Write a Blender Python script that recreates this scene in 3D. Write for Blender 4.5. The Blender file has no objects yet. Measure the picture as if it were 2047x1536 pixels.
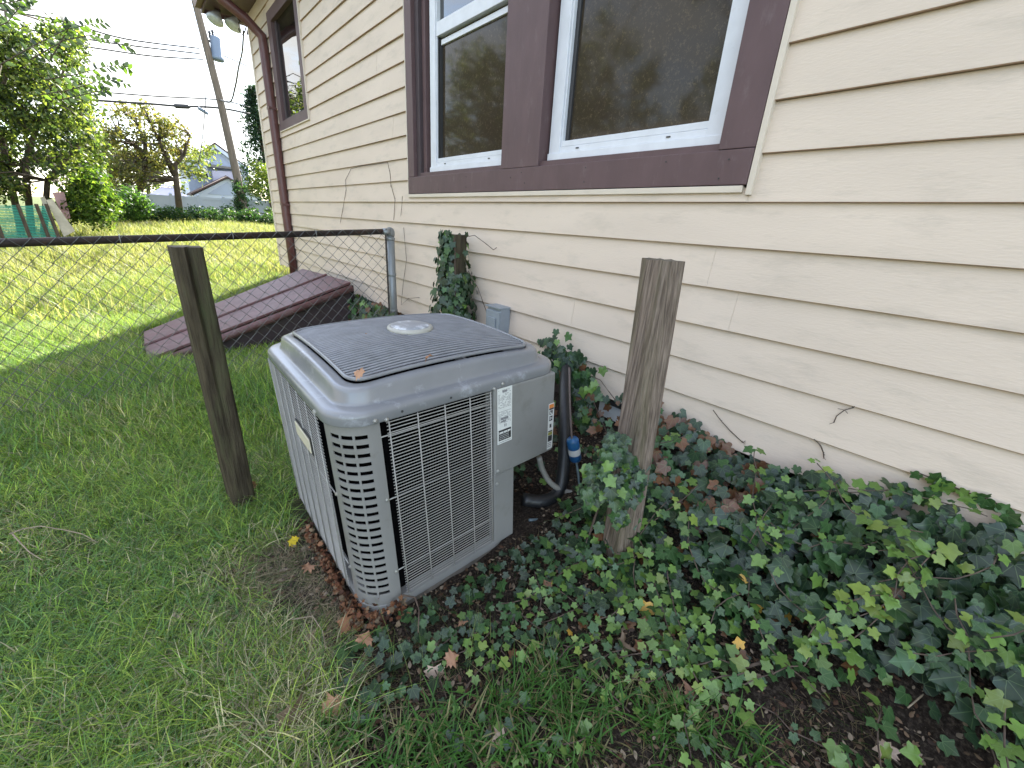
import bpy, bmesh, math, random
import numpy as np
from mathutils import Vector, Matrix, noise

random.seed(7); rng = np.random.default_rng(7)
S = bpy.context.scene
COL = S.collection
PI = math.pi

# ------------------------------------------------------------------ camera, world, sun
PITCH, ROLL, YAW, FPX = .36547, .063544, .72964, 823.53
H = 1.5
cam = bpy.data.cameras.new('camera'); co = bpy.data.objects.new('camera', cam); COL.objects.link(co)
F = Vector((math.sin(YAW)*math.cos(PITCH), math.cos(YAW)*math.cos(PITCH), -math.sin(PITCH)))
R0 = Vector((math.cos(YAW), -math.sin(YAW), 0)); U0 = R0.cross(F)
cr, sr = math.cos(ROLL), math.sin(ROLL)
RT, UP = R0*cr + U0*sr, U0*cr - R0*sr
co.matrix_world = Matrix(((RT.x, UP.x, -F.x, 0), (RT.y, UP.y, -F.y, 0), (RT.z, UP.z, -F.z, H), (0, 0, 0, 1)))
cam.sensor_width = 36; cam.lens = FPX/2047*36; cam.clip_end = 2000; cam.clip_start = .02
S.camera = co

SUN_EL, SUN_AZ = math.radians(36), math.radians(38)      # azimuth from +Y towards +X
CLX = 0.0
world = bpy.data.worlds.new('World'); S.world = world; world.use_nodes = True
wn = world.node_tree.nodes; wl = world.node_tree.links; wn.clear()
sky = wn.new('ShaderNodeTexSky'); sky.sky_type = 'NISHITA'; sky.sun_disc = False
sky.sun_elevation = SUN_EL; sky.sun_rotation = SUN_AZ; sky.air_density = 1.0; sky.dust_density = .6; sky.ozone_density = 1.0
geo = wn.new('ShaderNodeTexCoord')
cmap = wn.new('ShaderNodeMapping'); cmap.inputs['Scale'].default_value = (1.0, 1.0, 2.6); cmap.inputs['Location'].default_value = (CLX, 0, 0)
cn = wn.new('ShaderNodeTexNoise'); cn.inputs['Scale'].default_value = 1.6; cn.inputs['Detail'].default_value = 7; cn.inputs['Roughness'].default_value = .62
crp = wn.new('ShaderNodeValToRGB'); crp.color_ramp.elements[0].position = .42; crp.color_ramp.elements[1].position = .60
cmx = wn.new('ShaderNodeMixRGB'); cmx.inputs['Color2'].default_value = (2.75, 2.7, 2.6, 1)
cml = wn.new('ShaderNodeMath'); cml.operation = 'MULTIPLY_ADD'; cml.inputs[1].default_value = .92; cml.inputs[2].default_value = .04
wl.new(geo.outputs['Generated'], cmap.inputs['Vector']); wl.new(cmap.outputs['Vector'], cn.inputs['Vector'])
wl.new(cn.outputs['Fac'], crp.inputs['Fac']); wl.new(crp.outputs['Color'], cml.inputs[0]); wl.new(cml.outputs[0], cmx.inputs['Fac'])
wl.new(sky.outputs['Color'], cmx.inputs['Color1'])
bg = wn.new('ShaderNodeBackground'); bg.inputs['Strength'].default_value = .15
wo = wn.new('ShaderNodeOutputWorld'); wl.new(cmx.outputs['Color'], bg.inputs['Color']); wl.new(bg.outputs[0], wo.inputs['Surface'])
sd = bpy.data.lights.new('sun', 'SUN'); sd.energy = 4.4; sd.angle = math.radians(.55); sd.color = (1, .95, .86)
so = bpy.data.objects.new('sun', sd); COL.objects.link(so)
sdir = Vector((math.sin(SUN_AZ)*math.cos(SUN_EL), math.cos(SUN_AZ)*math.cos(SUN_EL), math.sin(SUN_EL)))
so.rotation_euler = (-sdir).to_track_quat('-Z', 'Y').to_euler()
S.view_settings.view_transform = 'Standard'; S.view_settings.look = 'None'; S.view_settings.gamma = 1
S.view_settings.exposure = 2.6; S.view_settings.use_curve_mapping = False
try:
    S.cycles.max_bounces = 8; S.cycles.transparent_max_bounces = 12; S.cycles.sample_clamp_indirect = 6
except Exception: pass

# ------------------------------------------------------------------ measuring helpers (points of the place from sight lines)
CC = Vector((0, 0, H))
def ray(u, v): return (F + RT*((u-1023.5)/FPX) - UP*((v-768)/FPX)).normalized()
def at_z(u, v, z=0): r = ray(u, v); return CC + r*((z-H)/r.z)
def at_x(u, v, x): r = ray(u, v); return CC + r*(x/r.x)
def at_y(u, v, y): r = ray(u, v); return CC + r*(y/r.y)
def sm(a, b, x):
    t = np.clip((x-a)/(b-a), 0, 1); return t*t*(3-2*t)
def GZ(x, y):
    x = np.asarray(x, float); y = np.asarray(y, float)
    z = .045*(np.clip(x, -3, 2.3)-.6)
    z = z + .052*np.clip(y-8, 0, 13) + .01*np.clip(y-21, 0, 40)
    z = z + .20*sm(1.35, 2.2, x)*(1-sm(4, 6, y))*sm(-6, -3, y+0*x)
    z = z + .012*np.sin(x*3.1+y*1.7) + .01*np.sin(x*1.3-y*2.9)
    return z
def gz(x, y): return float(GZ(x, y))

# ------------------------------------------------------------------ mesh helpers
class MB:
    def __init__(s, fn=None): s.v = []; s.f = []; s.fn = fn; s.m = []
    def add(s, vs, fs):
        n = len(s.v)
        for p in vs:
            p = Vector(p); s.v.append(s.fn(p) if s.fn else p)
        s.f += [tuple(i+n for i in f) for f in fs]; return s
    def box(s, x0, x1, y0, y1, z0, z1):
        return s.add([(x0,y0,z0),(x1,y0,z0),(x1,y1,z0),(x0,y1,z0),(x0,y0,z1),(x1,y0,z1),(x1,y1,z1),(x0,y1,z1)],
              [(0,3,2,1),(4,5,6,7),(0,1,5,4),(1,2,6,5),(2,3,7,6),(3,0,4,7)])
    def obox(s, M, hx, hy, hz):
        vs = [M @ Vector((a*hx, b*hy, c*hz)) for c in (-1,1) for a, b in ((-1,-1),(1,-1),(1,1),(-1,1))]
        return s.add(vs, [(0,3,2,1),(4,5,6,7),(0,1,5,4),(1,2,6,5),(2,3,7,6),(3,0,4,7)])
    def tube(s, pts, r, n=8, caps=True):
        pts = [Vector(p) for p in pts]; N = len(pts)
        rr = r if hasattr(r, '__len__') else [r]*N
        vs = []; up = None
        for i, p in enumerate(pts):
            t = (pts[min(i+1, N-1)]-pts[max(i-1, 0)])
            t = t.normalized() if t.length > 1e-9 else Vector((0,0,1))
            if up is None: up = Vector((0,0,1)) if abs(t.z) < .9 else Vector((1,0,0))
            a = t.cross(up)
            if a.length < 1e-6: a = t.orthogonal()
            a.normalize(); b = a.cross(t).normalized(); up = b
            for k in range(n):
                th = 2*PI*k/n; vs.append(p + (a*math.cos(th)+b*math.sin(th))*rr[i])
        fs = [(i*n+k, i*n+(k+1)%n, (i+1)*n+(k+1)%n, (i+1)*n+k) for i in range(N-1) for k in range(n)]
        if caps: fs += [tuple(range(n-1, -1, -1)), tuple((N-1)*n+k for k in range(n))]
        return s.add(vs, fs)
    def prism(s, poly, d):     # poly: list of 3D points (planar), extruded by vector d
        n = len(poly); d = Vector(d); a = [Vector(p) for p in poly]
        return s.add(a+[p+d for p in a], [tuple(range(n)), tuple(range(2*n-1, n-1, -1))]+[(i, i+n, (i+1)%n+n, (i+1)%n) for i in range(n)])
    def lathe(s, c, ax, prof, n=20):    # prof: (radius, height)
        c = Vector(c); ax = Vector(ax).normalized(); a = ax.orthogonal().normalized(); b = ax.cross(a)
        vs = [c+ax*h+(a*math.cos(2*PI*k/n)+b*math.sin(2*PI*k/n))*r for r, h in prof for k in range(n)]
        m = len(prof)
        fs = [(i*n+k, i*n+(k+1)%n, (i+1)*n+(k+1)%n, (i+1)*n+k) for i in range(m-1) for k in range(n)]
        fs += [tuple(range(n-1, -1, -1)), tuple((m-1)*n+k for k in range(n))]
        return s.add(vs, fs)
    def mesh(s, name, mat, smooth=False, fixn=True):
        me = bpy.data.meshes.new(name); me.from_pydata([tuple(p) for p in s.v], [], s.f)
        if fixn:
            bm = bmesh.new(); bm.from_mesh(me); bmesh.ops.recalc_face_normals(bm, faces=bm.faces); bm.to_mesh(me); bm.free()
        if mat: me.materials.append(mat)
        if smooth: me.polygons.foreach_set('use_smooth', [True]*len(me.polygons))
        me.update(); return me
    def build(s, name, mat, parent=None, smooth=False, **kw):
        o = bpy.data.objects.new(name, s.mesh(name, mat, smooth)); COL.objects.link(o)
        return tag(o, parent, **kw)
def tag(o, parent=None, label=None, cat=None, group=None, kind=None):
    if parent is not None: o.parent = parent; o.matrix_parent_inverse = parent_inv(parent)
    if label: o['label'] = label
    if cat: o['category'] = cat
    if group: o['group'] = group
    if kind: o['kind'] = kind
    return o
_MW = {}
def parent_inv(p):
    m = Matrix.Translation(p.location) if p.name in _MW else Matrix.Identity(4)
    return m.inverted()
def empty(name, loc, label, cat, group=None):
    o = bpy.data.objects.new(name, None); o.empty_display_size = .1; COL.objects.link(o); o.location = loc; _MW[o.name] = 1
    return tag(o, None, label, cat, group)
def bevel(o, w=.004, seg=2):
    m = o.modifiers.new('bevel', 'BEVEL'); m.width = w; m.segments = seg; m.limit_method = 'ANGLE'; m.angle_limit = .6; return o
def fast_mesh(name, V, Fa, mat, col=None, uv=None, smooth=False):
    """V (n,3); Fa list of (m,k) index arrays; col (n,4) point colours; uv (n,2) per vertex"""
    me = bpy.data.meshes.new(name); me.vertices.add(len(V)); me.vertices.foreach_set('co', np.ascontiguousarray(V, np.float32).ravel())
    loops = np.concatenate([f.ravel() for f in Fa]); sizes = np.concatenate([np.full(len(f), f.shape[1]) for f in Fa])
    starts = np.concatenate([[0], np.cumsum(sizes)[:-1]])
    me.loops.add(len(loops)); me.loops.foreach_set('vertex_index', loops.astype(np.int32))
    me.polygons.add(len(sizes)); me.polygons.foreach_set('loop_start', starts.astype(np.int32))
    if smooth: me.polygons.foreach_set('use_smooth', np.ones(len(sizes), bool))
    me.update(calc_edges=True); me.validate()
    if col is not None:
        a = me.color_attributes.new('tint', 'FLOAT_COLOR', 'POINT'); a.data.foreach_set('color', np.ascontiguousarray(col, np.float32).ravel())
    if uv is not None:
        u = me.uv_layers.new(name='uv'); lv = np.zeros(len(me.loops), np.int32); me.loops.foreach_get('vertex_index', lv)
        u.data.foreach_set('uv', np.ascontiguousarray(uv[lv], np.float32).ravel())
    me.materials.append(mat); return me
def link(name, me, parent=None, **kw):
    o = bpy.data.objects.new(name, me); COL.objects.link(o); return tag(o, parent, **kw)

# ------------------------------------------------------------------ materials
def mat(name, col, rough=.6, metal=0, spec=.5, var=.12, scale=6, stretch=(1,1,1), bump=0, bscale=60, col2=None, dirt=None, dscale=3, bstretch=(1,1,1), dthr=(.5,.75)):
    m = bpy.data.materials.new(name); m.use_nodes = True; n = m.node_tree.nodes; l = m.node_tree.links
    p = n['Principled BSDF']; p.inputs['Roughness'].default_value = rough; p.inputs['Metallic'].default_value = metal
    p.inputs['Specular IOR Level'].default_value = spec
    g = n.new('ShaderNodeNewGeometry')
    mp = n.new('ShaderNodeMapping'); mp.inputs['Scale'].default_value = stretch; l.new(g.outputs['Position'], mp.inputs['Vector'])
    t = n.new('ShaderNodeTexNoise'); t.inputs['Scale'].default_value = scale; t.inputs['Detail'].default_value = 6; l.new(mp.outputs[0], t.inputs['Vector'])
    rp = n.new('ShaderNodeValToRGB'); c = Vector(col)
    c2 = Vector(col2) if col2 else c*(1+var)
    c1 = c if col2 else c*(1-var)
    rp.color_ramp.elements[0].position = .3; rp.color_ramp.elements[1].position = .7
    rp.color_ramp.elements[0].color = (*c1, 1); rp.color_ramp.elements[1].color = (*c2, 1)
    l.new(t.outputs['Fac'], rp.inputs['Fac']); out = rp.outputs['Color']
    if dirt:
        t2 = n.new('ShaderNodeTexNoise'); t2.inputs['Scale'].default_value = dscale; t2.inputs['Detail'].default_value = 9; t2.inputs['Roughness'].default_value = .7; l.new(mp.outputs[0], t2.inputs['Vector'])
        r2 = n.new('ShaderNodeValToRGB'); r2.color_ramp.elements[0].position = dthr[0]; r2.color_ramp.elements[1].position = dthr[1]; l.new(t2.outputs['Fac'], r2.inputs['Fac'])
        mx = n.new('ShaderNodeMixRGB'); mx.inputs['Color2'].default_value = (*dirt, 1); l.new(r2.outputs['Color'], mx.inputs['Fac']); l.new(out, mx.inputs['Color1']); out = mx.outputs['Color']
    l.new(out, p.inputs['Base Color'])
    if bump:
        mp2 = n.new('ShaderNodeMapping'); mp2.inputs['Scale'].default_value = bstretch; l.new(g.outputs['Position'], mp2.inputs['Vector'])
        t3 = n.new('ShaderNodeTexNoise'); t3.inputs['Scale'].default_value = bscale; t3.inputs['Detail'].default_value = 5; l.new(mp2.outputs[0], t3.inputs['Vector'])
        b = n.new('ShaderNodeBump'); b.inputs['Strength'].default_value = bump; b.inputs['Distance'].default_value = .01; l.new(t3.outputs['Fac'], b.inputs['Height']); l.new(b.outputs[0], p.inputs['Normal'])
    return m
def leafmat(name, trans=.35, veins=False, rough=.5, gloss=.25):
    m = bpy.data.materials.new(name); m.use_nodes = True; n = m.node_tree.nodes; l = m.node_tree.links
    p = n['Principled BSDF']; out = n['Material Output']; a = n.new('ShaderNodeAttribute'); a.attribute_name = 'tint'
    col = a.outputs['Color']
    g = n.new('ShaderNodeNewGeometry'); t = n.new('ShaderNodeTexNoise'); t.inputs['Scale'].default_value = 45; t.inputs['Detail'].default_value = 3
    l.new(g.outputs['Position'], t.inputs['Vector'])
    hs = n.new('ShaderNodeMixRGB'); hs.blend_type = 'MULTIPLY'; hs.inputs['Fac'].default_value = 1
    rr = n.new('ShaderNodeMapRange'); rr.inputs['To Min'].default_value = .72; rr.inputs['To Max'].default_value = 1.28; l.new(t.outputs['Fac'], rr.inputs['Value'])
    l.new(col, hs.inputs['Color1']); l.new(rr.outputs[0], hs.inputs['Color2']); col = hs.outputs['Color']
    if veins:
        uv = n.new('ShaderNodeUVMap'); uv.uv_map = 'uv'; sp = n.new('ShaderNodeSeparateXYZ'); l.new(uv.outputs[0], sp.inputs[0])
        def M(op, a, b=None, cl=False):
            q = n.new('ShaderNodeMath'); q.operation = op; q.use_clamp = cl
            for i, x in enumerate((a, b)):
                if x is None: continue
                if isinstance(x, (int, float)): q.inputs[i].default_value = x
                else: l.new(x, q.inputs[i])
            return q.outputs[0]
        ay = M('ABSOLUTE', sp.outputs['Y']); ang = M('ARCTAN2', ay, sp.outputs['X'])
        r = M('SQRT', M('ADD', M('MULTIPLY', ay, ay), M('MULTIPLY', sp.outputs['X'], sp.outputs['X'])))
        d = None
        for th in (0, .78, 1.75):
            e = M('MULTIPLY', M('ABSOLUTE', M('SUBTRACT', ang, th)), r); d = e if d is None else M('MINIMUM', d, e)
        k = M('SUBTRACT', 1, M('DIVIDE', d, .022), True)
        k = M('MULTIPLY', k, .42)
        mv = n.new('ShaderNodeMixRGB'); l.new(k, mv.inputs['Fac']); l.new(col, mv.inputs['Color1']); mv.inputs['Color2'].default_value = (.16, .24, .10, 1); col = mv.outputs['Color']
    l.new(col, p.inputs['Base Color']); p.inputs['Roughness'].default_value = rough; p.inputs['Specular IOR Level'].default_value = gloss
    if trans:
        tr = n.new('ShaderNodeBsdfTranslucent'); mx = n.new('ShaderNodeMixShader'); mx.inputs['Fac'].default_value = trans
        h2 = n.new('ShaderNodeMixRGB'); h2.blend_type = 'MULTIPLY'; h2.inputs['Fac'].default_value = 1; h2.inputs['Color2'].default_value = (1.5, 1.6, .7, 1)
        l.new(col, h2.inputs['Color1']); l.new(h2.outputs['Color'], tr.inputs['Color'])
        l.new(p.outputs[0], mx.inputs[1]); l.new(tr.outputs[0], mx.inputs[2]); l.new(mx.outputs[0], out.inputs['Surface'])
    return m

M_ = {}
M_['siding'] = mat('cream_siding', (.615,.512,.42), .62, spec=.3, var=.05, scale=2.2, stretch=(1,.5,2), bump=.16, bscale=150, bstretch=(1,.25,1), dirt=(.38,.33,.27), dscale=5, dthr=(.52,.95))
M_['board_lip'] = mat('brown_board_edge', (.34,.23,.155), .8, var=.2, scale=6)
M_['trim'] = mat('cream_trim', (.60,.52,.43), .5, var=.05)
M_['brown'] = mat('brown_painted_wood', (.105,.064,.066), .55, spec=.35, var=.10, scale=9, stretch=(1,1,.4), bump=.12, bscale=40, bstretch=(1,1,.2), dirt=(.17,.13,.13), dscale=14, dthr=(.58,.9))
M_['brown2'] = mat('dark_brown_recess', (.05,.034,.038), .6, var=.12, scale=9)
M_['vinyl'] = mat('white_vinyl', (.62,.63,.67), .38, var=.05, scale=12, dirt=(.42,.40,.38), dscale=26, dthr=(.62,.9))
M_['red'] = mat('oxblood_downspout', (.095,.034,.032), .42, var=.12, scale=8, dirt=(.10,.05,.045), dscale=14)
M_['cellar'] = mat('faded_oxblood_metal', (.115,.052,.052), .55, var=.2, scale=5, stretch=(1,2,1), dirt=(.17,.12,.12), dscale=7, bump=.05, bscale=20)
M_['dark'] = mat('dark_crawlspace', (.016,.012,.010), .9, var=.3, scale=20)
M_['foundation'] = mat('old_foundation', (.05,.038,.032), .9, var=.35, scale=12, bump=.4, bscale=30)
M_['acgrey'] = mat('grey_painted_steel', (.215,.213,.207), .40, spec=.5, var=.05, scale=5, bump=.03, bscale=350, dirt=(.12,.11,.09), dscale=7, dthr=(.54,.95))
M_['aclid'] = mat('grey_lid_paint', (.19,.195,.205), .25, spec=.6, var=.07, scale=7, dirt=(.40,.42,.46), dscale=11, dthr=(.58,.85), bump=.02, bscale=250)
M_['wire'] = mat('grey_coated_wire', (.34,.33,.31), .42, spec=.5, var=.08, scale=20)
M_['twire'] = mat('dark_grey_coated_wire', (.23,.235,.25), .38, spec=.5, var=.15, scale=18, dirt=(.28,.28,.30), dscale=12, dthr=(.58,.9))
M_['coil'] = mat('black_coil', (.004,.004,.0045), 1.0, spec=0, var=.4, scale=60)
M_['cap'] = mat('weathered_cap', (.27,.28,.30), .36, var=.15, scale=14, dirt=(.62,.64,.68), dscale=14, dthr=(.52,.62))
M_['caprim'] = mat('pale_cap_rim', (.36,.35,.31), .5, var=.1, scale=20)
M_['screw'] = mat('zinc_screw', (.45,.44,.42), .35, metal=.7, var=.2, scale=90)
M_['paper'] = mat('label_paper', (.62,.63,.61), .5, var=.04, scale=40)
M_['ink'] = mat('label_ink', (.03,.03,.032), .5, var=.1)
M_['inkgrey'] = mat('label_print_grey', (.20,.20,.21), .6, var=.5, scale=420)
M_['orange'] = mat('label_orange', (.62,.20,.03), .5, var=.05)
M_['olive'] = mat('label_olive', (.22,.22,.05), .5, var=.1)
M_['plate'] = mat('beige_plate', (.55,.51,.40), .5, var=.06)
M_['blue'] = mat('blue_drier_paint', (.015,.085,.24), .35, var=.2, scale=30, dirt=(.02,.12,.16), dscale=20)
M_['black'] = mat('black_foam', (.010,.011,.013), .45, spec=.5, var=.3, scale=30, bump=.2, bscale=60)
M_['grtube'] = mat('grey_conduit', (.22,.215,.20), .5, var=.1, scale=20)
M_['copper'] = mat('dull_copper', (.10,.075,.065), .5, var=.25, scale=30)
M_['bluepipe'] = mat('blue_grey_tube', (.09,.13,.15), .45, var=.2, scale=20)
M_['box'] = mat('grey_electrical_box', (.25,.28,.31), .42, var=.06, scale=20)
M_['galv'] = mat('galvanised_post', (.25,.265,.27), .42, metal=.35, var=.2, scale=10, stretch=(1,1,.3))
M_['rust'] = mat('rusty_rail', (.040,.030,.027), .6, metal=.2, var=.3, scale=16, dirt=(.11,.055,.035), dscale=9, dthr=(.55,.75))
M_['link'] = mat('dull_chain_link', (.13,.13,.125), .5, metal=.4, var=.4, scale=14)
M_['postdark'] = mat('dark_mossy_wood', (.028,.022,.015), .85, spec=.2, col2=(.085,.070,.045), scale=10, stretch=(3,3,.5), bump=.9, bscale=26, bstretch=(4,4,.35), dirt=(.052,.062,.028), dscale=5)
M_['postgrey'] = mat('weathered_grey_wood', (.075,.056,.044), .85, spec=.2, col2=(.27,.215,.175), scale=36, stretch=(3,3,.14), bump=1.0, bscale=32, bstretch=(4,4,.3), dirt=(.10,.092,.05), dscale=2.2, dthr=(.52,.75))
M_['endgrain'] = mat('end_grain', (.11,.09,.065), .9, var=.4, scale=50)
M_['white'] = mat('white_plastic', (.6,.62,.63), .45, var=.08, scale=20)
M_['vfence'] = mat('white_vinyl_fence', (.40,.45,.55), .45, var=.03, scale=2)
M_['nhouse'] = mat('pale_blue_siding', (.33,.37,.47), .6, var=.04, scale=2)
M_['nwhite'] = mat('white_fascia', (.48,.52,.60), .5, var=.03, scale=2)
M_['shingle'] = mat('brown_shingles', (.075,.045,.04), .9, var=.3, scale=12)
M_['greyroof'] = mat('grey_shingles', (.16,.15,.14), .9, var=.3, scale=9)
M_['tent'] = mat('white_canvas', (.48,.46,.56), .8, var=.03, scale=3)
M_['pole'] = mat('weathered_pole_wood', (.14,.11,.085), .85, var=.3, scale=5, stretch=(3,3,.3))
M_['trafo'] = mat('blue_grey_transformer', (.14,.18,.24), .45, var=.08, scale=3)
M_['line'] = mat('black_cable', (.03,.03,.033), .6, var=.2)
M_['bark'] = mat('brown_bark', (.075,.055,.038), .9, var=.4, scale=12, stretch=(2,2,.5), bump=.5, bscale=25)
M_['twig'] = mat('dry_twig', (.25,.20,.14), .85, var=.3, scale=25)
M_['twigdark'] = mat('brown_vine_stem', (.085,.06,.045), .85, var=.4, scale=25)
M_['green'] = mat('green_plastic_mesh', (.03,.30,.22), .6, var=.25, scale=5, stretch=(1,1,6))
M_['pinkwood'] = mat('faded_pink_board', (.42,.26,.27), .8, var=.2, scale=6)
M_['palewood'] = mat('pale_grey_board', (.45,.42,.34), .8, var=.2, scale=6)
M_['tanhouse'] = mat('tan_siding', (.30,.25,.19), .7, var=.1, scale=3)
M_['leaf'] = leafmat('leaf_backlit', .5)
M_['ivy'] = leafmat('ivy_leaf', .16, veins=True, rough=.36, gloss=.5)
M_['grass'] = leafmat('grass_blade', .38, rough=.55, gloss=.3)
M_['dryleaf'] = leafmat('dry_leaf', .12, rough=.7, gloss=.2)
def glassmat(name, base, rough=.03, ior=1.75):
    m = bpy.data.materials.new(name); m.use_nodes = True; n = m.node_tree.nodes; l = m.node_tree.links
    p = n['Principled BSDF']; p.inputs['Base Color'].default_value = (*base, 1); p.inputs['Roughness'].default_value = rough; p.inputs['IOR'].default_value = ior
    g = n.new('ShaderNodeNewGeometry'); t = n.new('ShaderNodeTexNoise'); t.inputs['Scale'].default_value = 3.5; t.inputs['Detail'].default_value = 1
    l.new(g.outputs['Position'], t.inputs['Vector']); b = n.new('ShaderNodeBump'); b.inputs['Strength'].default_value = .025; b.inputs['Distance'].default_value = .02
    l.new(t.outputs['Fac'], b.inputs['Height']); l.new(b.outputs[0], p.inputs['Normal'])
    t2 = n.new('ShaderNodeTexNoise'); t2.inputs['Scale'].default_value = 55; t2.inputs['Detail'].default_value = 6; t2.inputs['Roughness'].default_value = .8; l.new(g.outputs['Position'], t2.inputs['Vector'])
    r2 = n.new('ShaderNodeValToRGB'); r2.color_ramp.elements[0].position = .53; r2.color_ramp.elements[1].position = .68
    r2.color_ramp.elements[0].color = (*base, 1); r2.color_ramp.elements[1].color = (base[0]*2.6, base[1]*2.5, base[2]*2.2, 1)
    l.new(t2.outputs['Fac'], r2.inputs['Fac']); l.new(r2.outputs['Color'], p.inputs['Base Color'])
    return m
M_['glass'] = glassmat('dusty_window_glass', (.044,.034,.023), .055, 1.31)
M_['glass2'] = glassmat('clear_window_glass', (.008,.008,.008), .01, 2.1)
M_['bulb'] = mat('glass_flood_bulb', (.45,.48,.52), .12, spec=.8, var=.2, scale=30)

# ------------------------------------------------------------------ ground
def grassy(x, y):       # how lawn-like the ground is (1) or bare soil under ivy (0)
    x = np.asarray(x, float); y = np.asarray(y, float)
    nz = .10*np.sin(y*4.3+x*2)+.05*np.sin(x*9+y*7.3)
    edge = np.where(y < 1.9, .02+.16*(y-.9), .30)
    edge = np.where(y > 2.4, .30+(y-2.4)*.9, edge)
    edge = np.where(y > 3.6, 1.9, edge)
    g = 1-sm(-.10, .16, x-edge+nz)
    return np.where(y > 7.8, 1-sm(6, 8, x*0), g)
xs = np.concatenate([-np.geomspace(400, 3.2, 26), np.arange(-3, 4, .07), np.geomspace(4.1, 400, 26)])
ys = np.concatenate([-np.geomspace(300, 2.2, 16), np.arange(-2, 8, .08), np.arange(8, 24, .5), np.geomspace(24.5, 500, 26)])
GX, GY = np.meshgrid(xs, ys); nx, ny = len(xs), len(ys)
near = (np.abs(GX) < 4) & (GY > -3) & (GY < 9)
rough = np.zeros_like(GX)
for j in range(ny):
    for i in range(nx):
        if near[j, i]: rough[j, i] = .022*noise.noise(Vector((GX[j, i]*5, GY[j, i]*5, 0)))+.014*noise.noise(Vector((GX[j, i]*14, GY[j, i]*14, 3)))
GV = np.stack([GX.ravel(), GY.ravel(), (GZ(GX, GY)+rough).ravel()], 1)
idx = np.arange(nx*ny).reshape(ny, nx)
GF = np.stack([idx[:-1, :-1].ravel(), idx[:-1, 1:].ravel(), idx[1:, 1:].ravel(), idx[1:, :-1].ravel()], 1)
gr = grassy(GX, GY).ravel()
gc = np.stack([gr, gr, gr, np.ones_like(gr)], 1)
gm = bpy.data.materials.new('soil_and_thatch'); gm.use_nodes = True; n = gm.node_tree.nodes; l = gm.node_tree.links
p = n['Principled BSDF']; p.inputs['Roughness'].default_value = .95; p.inputs['Specular IOR Level'].default_value = .15
a = n.new('ShaderNodeAttribute'); a.attribute_name = 'tint'; g = n.new('ShaderNodeNewGeometry')
def nz_(sc, det=8): 
    t = n.new('ShaderNodeTexNoise'); t.inputs['Scale'].default_value = sc; t.inputs['Detail'].default_value = det; t.inputs['Roughness'].default_value = .7; l.new(g.outputs['Position'], t.inputs['Vector']); return t.outputs['Fac']
def rp_(f, stops):
    r = n.new('ShaderNodeValToRGB'); l.new(f, r.inputs['Fac'])
    while len(r.color_ramp.elements) < len(stops): r.color_ramp.elements.new(.5)
    for e, (q, c) in zip(r.color_ramp.elements, stops): e.position = q; e.color = (*c, 1)
    return r.outputs['Color']
soil = rp_(nz_(75, 12), [(.32, (.014,.010,.008)), (.5, (.042,.032,.025)), (.68, (.12,.095,.075))])
lawn = rp_(nz_(6), [(.3, (.05,.055,.022)), (.55, (.09,.115,.035)), (.75, (.16,.15,.08))])
mx = n.new('ShaderNodeMixRGB'); l.new(a.outputs['Color'], mx.inputs['Fac']); l.new(soil, mx.inputs['Color1']); l.new(lawn, mx.inputs['Color2']); l.new(mx.outputs[0], p.inputs['Base Color'])
b = n.new('ShaderNodeBump'); b.inputs['Strength'].default_value = 1.0; b.inputs['Distance'].default_value = .03; l.new(nz_(110, 8), b.inputs['Height']); l.new(b.outputs[0], p.inputs['Normal'])
link('ground', fast_mesh('ground', GV, [GF], gm, gc, smooth=True), kind='structure')

# ------------------------------------------------------------------ house
W = 2.24
YB = 10.12            # back corner
YF = -5.0
ZT = 4.72             # eave
house = empty('house', (W, 3, 0), 'cream clapboard house with brown window casings and oxblood downspout', 'house')
Z0 = .4507; EXP = .2031
NB = 21
holes = [(.90, 4.25, 1.735, 3.62), (7.22, 8.82, 2.765, 4.40)]    # y0,y1,z0,z1
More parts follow.
